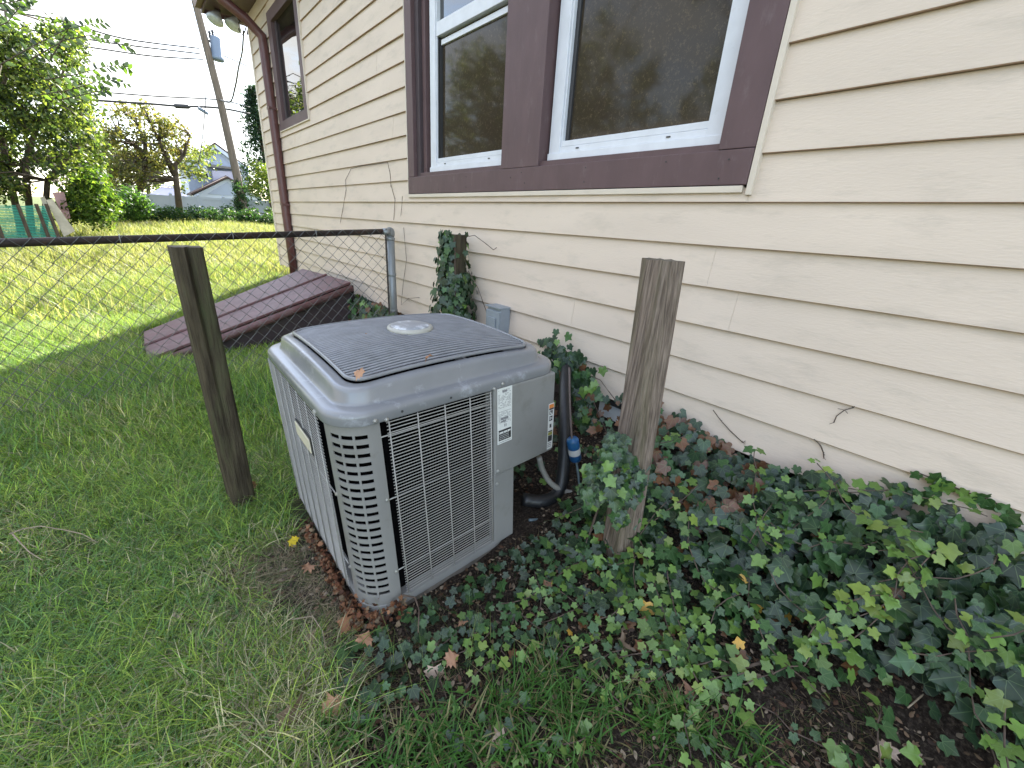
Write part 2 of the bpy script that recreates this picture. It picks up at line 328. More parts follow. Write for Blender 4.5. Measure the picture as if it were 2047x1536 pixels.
# wall core with the two openings left out
yb = sorted({YF, YB-.02} | {h[0] for h in holes} | {h[1] for h in holes}); zb = sorted({Z0+.02, ZT} | {h[2] for h in holes} | {h[3] for h in holes})
mb = MB()
for i in range(len(yb)-1):
    for j in range(len(zb)-1):
        yc, zc = (yb[i]+yb[i+1])/2, (zb[j]+zb[j+1])/2
        if any(h[0] < yc < h[1] and h[2] < zc < h[3] for h in holes): continue
        mb.box(W+.016, W+.16, yb[i], yb[i+1], zb[j], zb[j+1])
mb.build('wall', M_['trim'], house)
mb = MB(); mb.box(W+.17, W+8.5, YF, YB-.03, Z0+.03, ZT); mb.build('wall', M_['tanhouse'], house)     # body of the house behind the siding
mb = MB(); mb.box(W+.10, W+8.4, YF+.1, YB-.15, -.6, Z0+.028); mb.build('foundation', M_['foundation'], house)
def board(y0, y1, z0, z1, k):
    jit = random.uniform(-.0015, .0015); n = max(2, int((y1-y0)/.5)+1)
    mb = MB(); vs = []; 
    f = (z1-z0)/EXP
    for i in range(n+1):
        y = y0+(y1-y0)*i/n
        w = .0022*noise.noise(Vector((y*.8, k*3.1, 0))); dz = .0018*noise.noise(Vector((y*.6, k*1.7, 5)))
        xo = W-.0255+jit+w; xt = xo+.0195*f
        vs += [(xo+.019, y, z0+dz), (xo+.002, y, z0+dz), (xo, y, z0+.003+dz), (xo+.0004, y, z0+.010+dz), (xt, y, z1+dz*.3-.0005), (xt+.009, y, z1-.0005)]
    fs = []
    for i in range(n):
        for q in range(6):
            a_, b_ = i*6+q, i*6+(q+1)%6; fs.append((a_, b_, b_+6, a_+6))
    fs += [(0,1,2,3,4,5), tuple(n*6+q for q in (5,4,3,2,1,0))]
    mb.add(vs, fs); o = mb.build('siding_board', M_['siding'], house); o.data.materials.append(M_['board_lip'])
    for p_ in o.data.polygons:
        if len(p_.vertices) == 4 and p_.center.z < z0+.004: p_.material_index = 1  # underside and lower lip of each board take a darker brown
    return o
seams = {0: [2.28, 6.9], 4: [4.62, 8.1], 3: [4.58, 1.2], -1: [], -2: [1.0], -3: [.84], 1: [5.9], 2: [6.2], 5: [5.2], 6: [4.9], 7: [6.0]}
for i in range(NB):
    k = i-6; z0 = Z0+i*EXP; z1 = min(z0+EXP, ZT)
    cuts = [YF]+sorted(seams.get(k, [random.uniform(1.6, 5.8)]) + [-2+random.uniform(-.6, .6)])+[YB-.05]
    segs = list(zip(cuts[:-1], cuts[1:]))
    def sub(segs, h):
        out = []
        for a_, b_ in segs:
            if b_ <= h[0] or a_ >= h[1]: out.append((a_, b_)); continue
            if a_ < h[0]: out.append((a_, h[0]))
            if b_ > h[1]: out.append((h[1], b_))
        return out
    for h in holes:
        if z0 >= h[2]-.001 and z1 <= h[3]+.001: segs = sub(segs, h)
    parts = []
    for a_, b_ in segs:
        lo = [(a_, b_, z0, z1)]
        for h in holes:
            nxt = []
            for (p0, p1, q0, q1) in lo:
                if p1 <= h[0] or p0 >= h[1] or q1 <= h[2] or q0 >= h[3]: nxt.append((p0, p1, q0, q1)); continue
                if p0 < h[0]: nxt.append((p0, h[0], q0, q1))
                if p1 > h[1]: nxt.append((h[1], p1, q0, q1))
                m0, m1 = max(p0, h[0]), min(p1, h[1])
                if q0 < h[2]: nxt.append((m0, m1, q0, h[2]))
                if q1 > h[3]: nxt.append((m0, m1, h[3], q1))
            lo = nxt
        parts += lo
    for (p0, p1, q0, q1) in parts:
        if p1-p0 > .03 and q1-q0 > .012: board(p0+.0005, p1-.0005, q0, q1, k)
# corner post
mb = MB(); mb.box(W-.038, W+.05, YB-.05, YB+.03, Z0-.02, ZT); bevel(mb.build('corner_trim', M_['trim'], house), .004)
# eaves
EX = 1.60
mb = MB(); mb.box(EX+.03, W+.2, YF, YB+.45, ZT+.002, ZT+.03); mb.build('soffit', M_['brown'], house)
mb = MB(); mb.box(EX, EX+.028, YF, YB+.45, ZT-.06, ZT+.16); mb.build('fascia', M_['brown'], house)
mb = MB(); mb.box(EX+.03, W+8.5, YB+.42, YB+.45, ZT-.06, ZT+.16)
mb.build('fascia', M_['brown'], house)
mb = MB(); xr = W+4.3
mb.prism([(EX-.06, YF-.2, ZT+.16), (xr, YF-.2, ZT+2.6), (W+9.2, YF-.2, ZT+.16), (W+9.2, YF-.2, ZT+.10), (xr, YF-.2, ZT+2.52), (EX-.06, YF-.2, ZT+.10)], (0, YB-YF+.75, 0)); mb.build('roof', M_['shingle'], house)
mb = MB(); mb.prism([(W+.1, YF, ZT+.03), (xr, YF, ZT+2.45), (W+8.4, YF, ZT+.03)], (0, YB-YF, 0)); mb.build('gable_wall', M_['trim'], house)
mb = MB()   # gutter
mb.prism([(EX-.12, YF, ZT+.12), (EX-.004, YF, ZT+.12), (EX-.004, YF, ZT-.02), (EX-.09, YF, ZT-.02)], (0, YB+.4-YF, 0)); mb.build('gutter', M_['red'], house)
# downspout
ds = []
for u, v, x in [(474, -14, 1.62), (492, -2, 1.80), (503, 18, 1.98), (511, 38, 2.10), (515, 60, 2.155), (519, 85, W-.08)]: ds.append(at_x(u, v, x))
yds = at_x(531, 120, W-.08).y
ds = [Vector((EX-.05, yds+.05, ZT-.01)), Vector((EX-.05, yds+.05, ZT-.12)), Vector((EX+.06, yds+.04, ZT-.26)), Vector((1.95, yds+.02, ZT-.42)), Vector((W-.09, yds, ZT-.60)), Vector((W-.085, yds, ZT-.8))]
yl = at_x(588, 545, W-.085).y
ds += [Vector((W-.085, yds+(yl-yds)*t, ZT-.8+(.28-ZT+.8)*t)) for t in (.25, .5, .75, 1)]
mb = MB(); mb.tube(ds, .072, 10); dsp = mb.build('downspout', M_['red'], house, smooth=True)
for zz in (1.6, 3.1):
    mb = MB(); mb.box(W-.15, W-.02, yds-.075+(yl-yds)*(ZT-.8-zz)/3.6, yds+.075+(yl-yds)*(ZT-.8-zz)/3.6, zz, zz+.035); mb.build('strap', M_['red'], dsp)

# ---- double window
wz = empty('window', (W, 2.5, 1.75), None, None); wz.parent = house; wz.matrix_parent_inverse = parent_inv(house)
for k_ in ('label', 'category'):
    if k_ in wz: del wz[k_]
def wpart(name, m, x0, x1, y0, y1, z0, z1, bv=.003, par=None):
    mb = MB(); mb.box(x0, x1, y0, y1, z0, z1); o = mb.build(name, m, None)
    o.parent = par or wz; o.matrix_parent_inverse = (Matrix.Translation((par or wz).location)).inverted() if (par or wz).type == 'EMPTY' else Matrix.Identity(4)
    if bv: bevel(o, bv)
    return o
wz.location = (W, 2.5, 1.75); wz.matrix_parent_inverse = Matrix.Translation(house.location).inverted()
ZB, ZTP = 1.745, 3.60
wpart('casing', M_['brown'], W-.038, W+.10, .915, 1.085, ZB+.155, ZTP)            # right
wpart('casing', M_['brown'], W-.038, W+.10, 4.115, 4.235, ZB+.155, ZTP)           # left
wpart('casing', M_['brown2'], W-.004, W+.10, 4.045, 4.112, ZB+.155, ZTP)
wpart('casing', M_['brown'], W+.030, W+.10, 3.985, 4.043, ZB+.155, ZTP)
wpart('mullion', M_['brown'], W-.033, W+.12, 2.345, 2.755, ZB+.155, ZTP)
wpart('sill', M_['brown'], W-.042, W+.10, .915, 4.235, ZB, ZB+.152)
wpart('sill', M_['brown'], W-.006, W+.12, 1.088, 4.042, ZB+.154, ZB+.188, .002)
wpart('casing', M_['brown'], W-.038, W+.10, .915, 4.235, ZTP, ZTP+.02)
wpart('channel', M_['trim'], W-.041, W-.002, .885, .912, ZB-.045, ZTP)
wpart('channel', M_['trim'], W-.041, W-.002, 4.238, 4.250, ZB-.01, ZTP)
wpart('channel', M_['trim'], W-.040, W-.002, .93, 4.250, ZB-.034, ZB-.003)
for yy, zz in [(1.05,.03),(1.02,.11),(1.9,.04),(1.9,.12),(2.46,.05),(2.50,.12),(2.62,.09),(3.2,.04),(3.2,.12),(3.65,.03),(3.65,.11),(4.18,.05),(4.19,.12),(1.35,.12)]:
    mb = MB(); mb.lathe((W-.044, yy, ZB+zz), (-1,0,0), [(.0042,0),(.004,.0012)], 8); o = mb.build('nail', M_['ink']); o.parent = wz; o.matrix_parent_inverse = Matrix.Translation(wz.location).inverted()
def unit(y0, y1, gy0, gy1, rail=None):      # a white sash; y0<y1 outer, gy glass
    zb_ = 1.955; X = W+.042
    fr = empty('sash', (X, y0, zb_), None, None)
    fr.parent = wz; fr.matrix_parent_inverse = Matrix.Translation(wz.location).inverted()
    return X
def vbox(name, m, *a, bv=.003): return wpart(name, m, *a, bv=bv)
for (y0, y1, g0, g1, rail) in [(1.105, 2.325, 1.205, 2.215, False), (2.757, 3.93, 2.80, 3.825, True)]:
    X = W+.045
    zf = 1.945
    vbox('sash_frame', M_['vinyl'], X, X+.06, y0, g0, zf, ZTP)
    vbox('sash_frame', M_['vinyl'], X, X+.06, g1+.012, y1, zf, ZTP)
    vbox('sash_frame', M_['vinyl'], X-.012, X+.06, y0, y1, zf-.006, zf+.036)
    vbox('sash_frame', M_['vinyl'], X+.004, X+.06, g0, g1+.012, zf+.038, zf+.072)
    vbox('sash_frame', M_['vinyl'], X+.010, X+.06, g0, g1+.012, zf+.0735, zf+.108)
    vbox('sash_frame', M_['vinyl'], X+.012, X+.06, g1, g1+.0115, zf+.108, ZTP, bv=.001)
    for yy in (g0+.2, g1-.16):
        mb = MB(); mb.box(X-.0012, X+.003, yy, yy+.024, zf+.052, zf+.059); o = mb.build('weep_hole', M_['ink']); o.parent = wz; o.matrix_parent_inverse = Matrix.Translation(wz.location).inverted()
    if rail:
        vbox('sash_rail', M_['vinyl'], X+.004, X+.06, g0, g1, 2.985, 3.085)
        vbox('sash_rail', M_['vinyl'], X+.034, X+.06, g0, g1-.03, 2.925, 2.965)
        vbox('pane', M_['glass2'], X+.045, X+.050, g0, g1, 3.086, ZTP, bv=0)
        vbox('pane', M_['glass'], X+.052, X+.056, g0, g1, zf+.109, 2.984, bv=0)
        vbox('track', M_['ink'], X+.03, X+.051, g1-.035, g1-.028, zf+.109, 2.92, bv=0)
        vbox('track', M_['ink'], X+.02, X+.051, g1-.012, g1, zf+.109, 2.984, bv=0)
    else:
        vbox('pane', M_['glass'], X+.052, X+.056, g0, g1, zf+.109, ZTP, bv=0)
        vbox('track', M_['ink'], X+.035, X+.051, g1-.03, g1-.002, zf+.109, ZTP, bv=0)
# ---- far window
wf = empty('window', (W, 8, 2.8), None, None); wf.parent = house; wf.matrix_parent_inverse = Matrix.Translation(house.location).inverted()
for nm, m, a_ in [('casing', 'brown', (W-.037, W+.12, 8.60, 8.81, 2.80, 4.38)), ('casing', 'brown', (W-.020, W+.12, 7.235, 7.45, 2.80, 4.38)),
                 ('casing', 'brown', (W-.038, W+.12, 7.235, 8.81, 4.24, 4.385)), ('sill', 'brown', (W-.038, W+.12, 7.235, 8.81, 2.775, 2.90)),
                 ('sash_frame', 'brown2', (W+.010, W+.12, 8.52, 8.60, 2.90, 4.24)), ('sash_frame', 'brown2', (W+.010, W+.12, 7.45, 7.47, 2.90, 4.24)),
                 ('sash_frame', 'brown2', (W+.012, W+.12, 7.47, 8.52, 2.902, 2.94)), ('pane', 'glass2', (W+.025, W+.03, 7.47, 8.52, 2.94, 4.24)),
                 ('channel', 'trim', (W-.041, W-.004, 7.218, 7.234, 2.76, 4.4)), ('channel', 'trim', (W-.041, W-.004, 7.234, 8.82, 2.758, 2.774))]:
    wpart(nm, M_[m], *a_, bv=.002, par=wf)

# ---- security light under the eave
fl = empty('security_light', (1.9, 10.35, 4.6), 'twin flood lamps hanging under the eave at the far house corner', 'light')
def flp(mb, name, m, par=fl, **k): return mb.build(name, m, par, **k)
bx = at_y(462, 4, 10.38)
mb = MB(); mb.box(bx.x-.14, bx.x+.28, 10.3, 10.44, ZT-.10, ZT-.062); flp(mb, 'mounting_box', M_['brown'])
for (u0, v0, u1, v1) in [(438, 8, 434, 26), (474, 22, 470, 38)]:
    a_ = at_y(u0, v0-6, 10.36); b_ = at_y(u1, v1, 10.36); dd = (b_-a_).normalized()
    dd = (dd+Vector((-.25, -.3, -.3))).normalized()
    mb = MB(); mb.tube([a_, (a_+b_)/2, b_], .045, 8); o = flp(mb, 'lamp_holder', M_['brown2'])
    mb = MB(); mb.lathe(b_-dd*.03, dd, [(.04,0),(.06,.04),(.125,.15),(.132,.18),(.10,.20)], 16); flp(mb, 'bulb', M_['bulb'], smooth=True)
# wires at the corner
for pts, lab in [([(492, 30), (489, 60), (484, 45), (486, 70), (482, 85)], 'slack dark wires hanging from the far eave corner'),]:
    mb = MB(); mb.tube([at_y(*p, 10.25) for p in [(500, 14), (494, 45), (490, 62), (486, 72), (478, 62), (476, 50), (480, 40)]], .010, 6)
    mb.tube([at_y(*p, 10.2) for p in [(505, 10), (499, 30), (497, 52), (494, 70)]], .012, 6); mb.build('eave_wire', M_['line'], label=lab, cat='wire')

# ---- electrical box on the siding
eb = empty('disconnect_box', (2.18, 2.62, .6), 'grey electrical disconnect box mounted low on the siding', 'electrical box')
y0, y1 = 2.56, 2.73
mb = MB(); mb.box(2.115, W-.018, y0, y1, .60, .868); bevel(mb.build('enclosure', M_['box'], eb), .006)
mb = MB(); mb.box(2.100, 2.113, y0-.004, y1+.004, .61, .845); bevel(mb.build('cover', M_['box'], eb), .006)
mb = MB(); mb.box(2.088, 2.099, y0+.035, y1-.035, .64, .79); bevel(mb.build('handle', M_['box'], eb), .004)
mb = MB(); mb.box(2.095, W-.016, y0-.008, y1+.008, .869, .879); mb.build('top_flange', M_['box'], eb)
# white box behind the post
wb = empty('white_box', (2.3, 1.5, .32), 'white plastic box with black lid tucked beneath the siding', 'box')
mb = MB(); mb.box(2.255, 2.33, 1.33, 1.585, .285, .395); bevel(mb.build('body', M_['white'], wb), .004)
mb = MB(); mb.box(2.235, 2.33, 1.27, 1.595, .397, .432); bevel(mb.build('lid', M_['ink'], wb), .004)

# ------------------------------------------------------------------ cellar door
cd = empty('cellar_door', (1, 6, 0), 'faded oxblood sloping metal cellar door against the house', 'cellar door')
A_ = at_x(702, 568, 2.02); Bw = at_x(607, 541, 1.90); Cc = at_z(290, 668, -.005); Dd = at_z(298, 722, -.02)
Mw = at_x(655, 554, 1.96); Mg = at_z(292, 697, -.005)
def slab(p, th=.03): 
    nrm = (p[1]-p[0]).cross(p[3]-p[0]).normalized()
    if nrm.z < 0: nrm = -nrm
    return MB().prism(p, nrm*th), nrm
mid = .5
mb, nr = slab([Mw, Bw, Cc, Mg]); bevel(mb.build('door_leaf', M_['cellar'], cd), .006)
mb, nr = slab([A_, Mw+(A_-Mw)*.03, Mg+(Dd-Mg)*.03, Dd]); bevel(mb.build('door_leaf', M_['cellar'], cd), .006)
mb = MB(); mb.tube([Mw+nr*.036, Mg+nr*.036], .018, 6); mb.build('centre_ridge', M_['cellar'], cd)
ed = (A_-Dd).normalized()
mb = MB(); mb.tube([A_+Vector((0,-.02,-.05)), Dd+Vector((0,-.02,-.05))], .045, 12); mb.build('rolled_edge', M_['cellar'], cd, smooth=True)
mb = MB(); g0, g1 = gz(A_.x, A_.y)-.3, gz(Dd.x, Dd.y)-.2
for off in (.03,):
    P1, P2 = A_+Vector((0, off, -.06)), Dd+Vector((0, off, -.06))
    mb.prism([P1, P2, Vector((P2.x, P2.y, g1)), Vector((P1.x, P1.y, g0))], (0, .03, 0))
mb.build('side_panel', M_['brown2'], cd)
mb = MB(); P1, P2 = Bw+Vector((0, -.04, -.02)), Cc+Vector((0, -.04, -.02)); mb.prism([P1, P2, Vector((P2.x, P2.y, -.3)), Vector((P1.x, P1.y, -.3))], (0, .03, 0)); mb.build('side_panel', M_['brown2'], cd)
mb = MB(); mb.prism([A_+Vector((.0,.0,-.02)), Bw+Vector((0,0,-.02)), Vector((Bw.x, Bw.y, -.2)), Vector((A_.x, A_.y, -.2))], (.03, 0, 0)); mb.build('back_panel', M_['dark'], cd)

# ------------------------------------------------------------------ air conditioner
O_ = Vector((.345, 1.195, 0)); EXv = Vector((1, .055, 0)); EYv = Vector((.012, 1, 0))
def A(p):      # the unit leans a little towards the lawn
    k = 1-p.z/.86
    return O_+EXv*p.x+EYv*p.y+Vector((.046*k, -.014*k, p.z))
UW, VD = 1.09, 1.0
ac = empty('air_conditioner', tuple(O_), 'grey outdoor air conditioning condenser with louvred sides in the ivy', 'air conditioner')
def bulge(u, v):
    a_, b_ = abs(u-UW/2)/(UW/2-.06), abs(v-VD/2)/(VD/2-.06)
    return .022*max(0, 1-min(1, min(a_, b_))**2.4)
def rrect(inset, z, r0=.13, n=8, u0=0, u1=UW, v0=0, v1=VD, sub=0):
    r = max(r0-inset*.55, .02); out = []
    for cx, cy, a0 in ((u1-inset-r, v0+inset+r, -PI/2), (u1-inset-r, v1-inset-r, 0), (u0+inset+r, v1-inset-r, PI/2), (u0+inset+r, v0+inset+r, PI)):
        for k in range(n+1):
            t = a0+PI/2*k/n; out.append((cx+r*math.cos(t), cy+r*math.sin(t), z))
    if sub:
        o2 = []
        for i in range(len(out)):
            a_, b_ = Vector(out[i]), Vector(out[(i+1)%len(out)]); o2.append(tuple(a_))
            if i % (n+1) == n: o2 += [tuple(a_.lerp(b_, q/sub)) for q in range(1, sub)]
        out = o2
    return out
def loft(rings, name, m, par, close_top=False, smooth=True):
    mb = MB(A); n = len(rings[0]); vs = [(p[0], p[1], p[2]+(bulge(p[0], p[1])*min(1, (p[2]-.914)/.04) if name == 'lid' and p[2] > .914 else 0)) for r in rings for p in r]
    fs = [(i*n+k, i*n+(k+1)%n, (i+1)*n+(k+1)%n, (i+1)*n+k) for i in range(len(rings)-1) for k in range(n)]
    if close_top: fs.append(tuple((len(rings)-1)*n+k for k in range(n)))
    mb.add(vs, fs); return mb.build(name, m, par, smooth=smooth)
prof = [(.012,.862),(.0,.862),(-.002,.863),(-.003,.866),(-.003,.892),(-.002,.899),(.002,.905),(.008,.909),(.014,.911),(.040,.9125),(.045,.913),(.048,.915),(.0505,.919),(.0525,.925),(.059,.947),(.0615,.953),(.0655,.9575),(.072,.9600),(.078,.9608),(.098,.961),(.104,.9605),(.109,.955),(.110,.88)]
loft([rrect(a_, b_, sub=10) for a_, b_ in prof], 'lid', M_['aclid'], ac)
# inner dark drum, body faces
loft([rrect(.12, .90), rrect(.13, .60)], 'fan_shroud', M_['coil'], ac)
mb = MB(A); mb.box(.13, .66, .13, VD-.12, .12, .60); mb.build('compressor_deck', M_['coil'], ac)
# fan: motor and blades just under the grille
mb = MB(A); mb.lathe((UW/2, VD/2, .70), (0,0,1), [(.09,0),(.09,.20)], 16); mb.build('fan_motor', M_['coil'], ac)
for k in range(3):
    t = 2*PI*k/3; mb = MB(A); c_, s_ = math.cos(t), math.sin(t)
    pts = [(.09,-.05,0),(.38,-.14,0),(.38,.12,.05),(.09,.05,.04)]
    mb.prism([(UW/2+x*c_-y*s_, VD/2+x*s_+y*c_, .80+z) for x, y, z in pts], (0,0,.004)); mb.build('fan_blade', M_['coil'], ac)
# top grille: ring + domed wires
def dome(u, v):
    a_, b_ = (u-UW/2)/(UW/2-.10), (v-VD/2)/(VD/2-.10)
    return .968+bulge(u, v)+.034*max(0, 1-abs(a_)**2.2)*max(0, 1-abs(b_)**2.2)
ring = [(p[0], p[1], p[2]+bulge(p[0], p[1])) for p in rrect(.112, .972, n=10)]; ring = [q for i in range(len(ring)) for q in ([ring[i]]+([tuple(Vector(ring[i]).lerp(Vector(ring[(i+1)%len(ring)]), t)+Vector((0,0,0))) for t in (.125,.25,.375,.5,.625,.75,.875)] if (Vector(ring[i])-Vector(ring[(i+1)%len(ring)])).length > .3 else []))]; ring = [(p[0], p[1], .972+bulge(p[0], p[1])) for p in ring]; mb = MB(A); mb.tube(ring+[ring[0]], .0075, 8, caps=False); mb.build('grille_rim', M_['aclid'], ac, smooth=True)
mb = MB(A); nw = 37; rr_ = .13-.112*.55
for i in range(nw):
    v = .122+(VD-.244)*i/(nw-1)
    e = min(v-.112, VD-.112-v); cut = 0
    if e < rr_: cut = rr_-math.sqrt(max(0, rr_**2-(rr_-e)**2))
    ua, ub = .112+cut, UW-.112-cut
    mb.tube([(ua+(ub-ua)*t, v, dome(ua+(ub-ua)*t, v)) for t in [0,.015,.04,.08,.15,.25,.375,.5,.625,.75,.85,.92,.96,.985,1]], .0050, 6)
mb.build('top_grille', M_['twire'], ac, smooth=True, kind='stuff')
mb = MB(A)
for k in range(8):
    t = PI/8+k*PI/4; mb.tube([(UW/2+.40*s*math.cos(t), VD/2+.38*s*math.sin(t), dome(UW/2+.40*s*math.cos(t), VD/2+.38*s*math.sin(t))-.010) for s in (.1,.4,.7,1)], .004, 6)
mb.build('grille_spoke', M_['twire'], ac, kind='stuff')
mb = MB(A); mb.lathe((UW/2, VD/2, 1.022), (0,0,1), [(.085,-.012),(.104,-.004),(.108,.008),(.104,.016),(.096,.019)], 40); mb.build('cap_rim', M_['caprim'], ac, smooth=True)
mb = MB(A); mb.lathe((UW/2, VD/2, 1.0405), (0,0,1), [(.095,0),(.085,.004),(.05,.0055),(.01,.006)], 40); mb.build('fan_cap', M_['cap'], ac, smooth=True)
# base pan
loft([rrect(.010, .012, u1=.80), rrect(.010, .050, u1=.80), rrect(.02, .054, u1=.80), rrect(.03, .054, u1=.80)], 'base_pan', M_['acgrey'], ac, close_top=True, smooth=False)
# concrete pad
mb = MB(A); mb.box(.02, .80, .012, VD+.02, -.10, .008); pad = mb.build('pad', mat('dirty_concrete', (.14,.125,.105), .9, var=.3, scale=14, bump=.5, bscale=60), label='low concrete pad under the condenser', cat='pad')
# front corner panel with slots: wraps the rounded corner; s runs along the panel from left to right
RC = .125; IN = .012
def corner_pt(s, z, off=0):       # s=0 .. L
    la = .015; arc = RC*PI/2; r = RC+off*-1
    if s < la: return (IN+off, IN+RC+(la-s), z)
    s -= la
    if s < arc:
        t = PI+ s/RC; rr = RC-off
        return (IN+RC+rr*math.cos(t), IN+RC+rr*math.sin(t), z)
    s -= arc; return (IN+RC+s, IN+off, z)
LA = .015+RC*PI/2+.018
ss = [0, .018, .035, .052, .055, .072, .089, .106, .116, .133, .150, .167, .177, .194, .211, .225, .24, .26, LA]
ss = [0, .015, .030, .046, .059, .073, .086, .094, .107, .121, .134, .142, .156, .170, .184, .198, .211, LA]
hole_cols = [(.046, .086), (.094, .134), (.142, .184)]
rows = 21; zt, zb2 = .815, .115; zs = [.02, .06]
pit = (zt-zb2)/(rows-1); hh = .0155
hz = []
for i in range(rows):
    c_ = zb2+pit*i; zs += [c_-hh/2, c_+hh/2]; hz.append((c_-hh/2, c_+hh/2))
zs += [.845, .864]; zs = sorted(zs)
mb = MB(A); idm = {}
for layer, off in ((0, 0), (1, .0035)):
    for i, s in enumerate(ss):
        for j, z in enumerate(zs): idm[(layer, i, j)] = len(mb.v); mb.v.append(A(Vector(corner_pt(s, z, off))))
def solid(i, j):
    if i < 0 or j < 0 or i >= len(ss)-1 or j >= len(zs)-1: return False
    sc, zc = (ss[i]+ss[i+1])/2, (zs[j]+zs[j+1])/2
    return not (any(a_ < sc < b_ for a_, b_ in hole_cols) and any(a_ < zc < b_ for a_, b_ in hz))
for i in range(len(ss)-1):
    for j in range(len(zs)-1):
        if not solid(i, j): continue
        q = lambda L, a_, b_: idm[(L, i+a_, j+b_)]
        mb.f.append((q(0,0,0), q(0,1,0), q(0,1,1), q(0,0,1))); mb.f.append((q(1,0,0), q(1,0,1), q(1,1,1), q(1,1,0)))
        for di, dj, e0, e1 in ((-1,0,(0,0),(0,1)), (1,0,(1,0),(1,1)), (0,-1,(0,0),(1,0)), (0,1,(0,1),(1,1))):
            if not solid(i+di, j+dj): mb.f.append((q(0,*e0), q(0,*e1), q(1,*e1), q(1,*e0)))
o = mb.build('corner_panel', M_['acgrey'], ac)
# other corner posts (back left, back right)
mb = MB(A); mb.box(.012, .10, VD-.10, VD-.012, .03, .864); mb.build('corner_post', M_['acgrey'], ac); mb = MB(A); mb.box(.74, UW-.03, VD-.05, VD-.012, .446, .864); mb.build('corner_post', M_['acgrey'], ac)
# coil (black, behind grilles)
mb = MB(A); mb.box(.055, .085, .15, VD-.10, .05, .862); mb.box(.15, .70, .055, .085, .05, .862); mb.build('coil', M_['coil'], ac)
mb = MB(A); mb.tube([(.15,.15,.05), (.15,.15,.862)], .085, 16); mb.build('coil', M_['coil'], ac)
mb = MB(A); mb.box(.10, .78, VD-.09, VD-.06, .05, .862); mb.build('coil', M_['coil'], ac)
# front wire guard
def guard(face, a0, a1, z0, z1, verts, cross, nwire, par):
    mb = MB(A)
    P = (lambda a_, z, d: (a_, .004+d, z)) if face == 'front' else (lambda a_, z, d: (.004+d, a_, z))
    for i in range(nwire):
        z = z0+(z1-z0)*i/(nwire-1); mb.tube([P(a0, z, 0), P(a1, z, 0)], .00175, 5)
    o = mb.build('guard_wire', M_['wire'], par, kind='stuff')
    for a_ in verts:
        mb = MB(A); mb.tube([P(a_, z0-.006, -.0045), P(a_, z1+.006, -.0035)], .0024, 6); mb.build('guard_upright', M_['wire'], par, smooth=True)
    for z in cross:
        mb = MB(A); mb.tube([P(a0-.022, z, .008), P(a1, z, .005)], .0024, 6); mb.build('guard_crosswire', M_['wire'], par, smooth=True)
guard('front', .176, .648, .075, .852, [.184, .296, .413, .532, .640], [.20, .54, .80], 59, ac)
guard('side', .19, .93, .065, .852, [.205, .325, .445, .565, .685, .805, .92], [.20, .54], 59, ac)
# access panel + service box
mb = MB(A); mb.box(.657, .785, .006, .05, .03, .4355); bevel(mb.build('access_panel', M_['acgrey'], ac), .006)
mb = MB(A); mb.box(.655, 1.048, -.004, .30, .436, .864); bevel(mb.build('service_box', M_['acgrey'], ac), .010, 3)
mb = MB(A); mb.box(.66, .70, .05, VD-.1, .03, .44); mb.build('inner_panel', M_['dark'], ac)
mb = MB(A); mb.box(.79, .805, .31, VD-.05, .03, .86); mb.build('side_panel', M_['acgrey'], ac)
# rating label
lb = MB(A); lb.box(.672, .758, -.0055, -.0045, .596, .862); lab = lb.build('rating_label', M_['paper'], ac)
mb = MB(A); yk = -.0062
mb.box(.679, .752, yk, -.0056, .612, .664); mb.build('label_print', M_['ink'], lab)
mb = MB(A)
for r in range(5):
    z = .655-.0085*r; x = .682
    while x < .735:
        w = random.uniform(.003, .009) if r else .022; mb.box(x, min(x+w, .749), yk-.0006, yk-.0001, z-(.0075 if r == 0 else .0022), z); x += w+.003
mb.build('label_print', M_['paper'], lab, kind='stuff')
mb = MB(A)
for r in range(26):
    z = .853-.0062*r; x = .678
    if r in (14, 15): continue
    while x < .748:
        w = random.uniform(.003, .012)
        if random.random() < .72: mb.box(x, min(x+w, .750), yk, -.0056, z-.0021, z)
        x += w+.003
for (x0, x1, z0, z1) in [(.690,.735,.712,.724),(.690,.722,.700,.708),(.700,.728,.842,.850)]: mb.box(x0, x1, yk-.0003, yk-.0001, z0, z1)
mb.box(.712, .716, yk-.0003, yk, .676, .690); mb.box(.720, .724, yk-.0003, yk, .676, .690); mb.box(.678, .750, yk, -.0056, .602, .6045)
mb.build('label_print', M_['inkgrey'], lab, kind='stuff')
# warning label near the right edge
mb = MB(A); mb.box(1.006, 1.046, -.0055, -.0045, .452, .706); wlb = mb.build('warning_label', M_['paper'], ac)
for m, x0, x1, z0, z1 in [('orange',1.009,1.043,.682,.702),('ink',1.009,1.043,.672,.681),('ink',1.013,1.036,.646,.668),('ink',1.013,1.036,.612,.638),('ink',1.018,1.031,.574,.594),('ink',1.009,1.040,.550,.557),('olive',1.009,1.040,.532,.548),('ink',1.009,1.040,.496,.530),('inkgrey',1.009,1.036,.484,.488),('inkgrey',1.009,1.036,.474,.478),('inkgrey',1.009,1.036,.464,.468)]:
    mb = MB(A); mb.box(x0, x1, yk, -.0056, z0, z1); mb.build('label_print', M_[m], wlb)
for x0, x1, z0, z1 in [(1.018,1.024,.650,.664),(1.026,1.032,.646,.655),(1.016,1.022,.618,.634),(1.027,1.033,.622,.630)]:
    mb = MB(A); mb.box(x0, x1, yk-.0004, yk-.0001, z0, z1); mb.build('label_mark', M_['paper'], wlb)
# nameplate on the left guard
mb = MB(A); mb.box(-.010, -.004, .345, .545, .628, .690); np_ = bevel(mb.build('nameplate', M_['plate'], ac), .004)
mb = MB(A); mb.box(-.004, .0, .338, .552, .620, .697); mb.build('nameplate_backing', M_['ink'], ac)
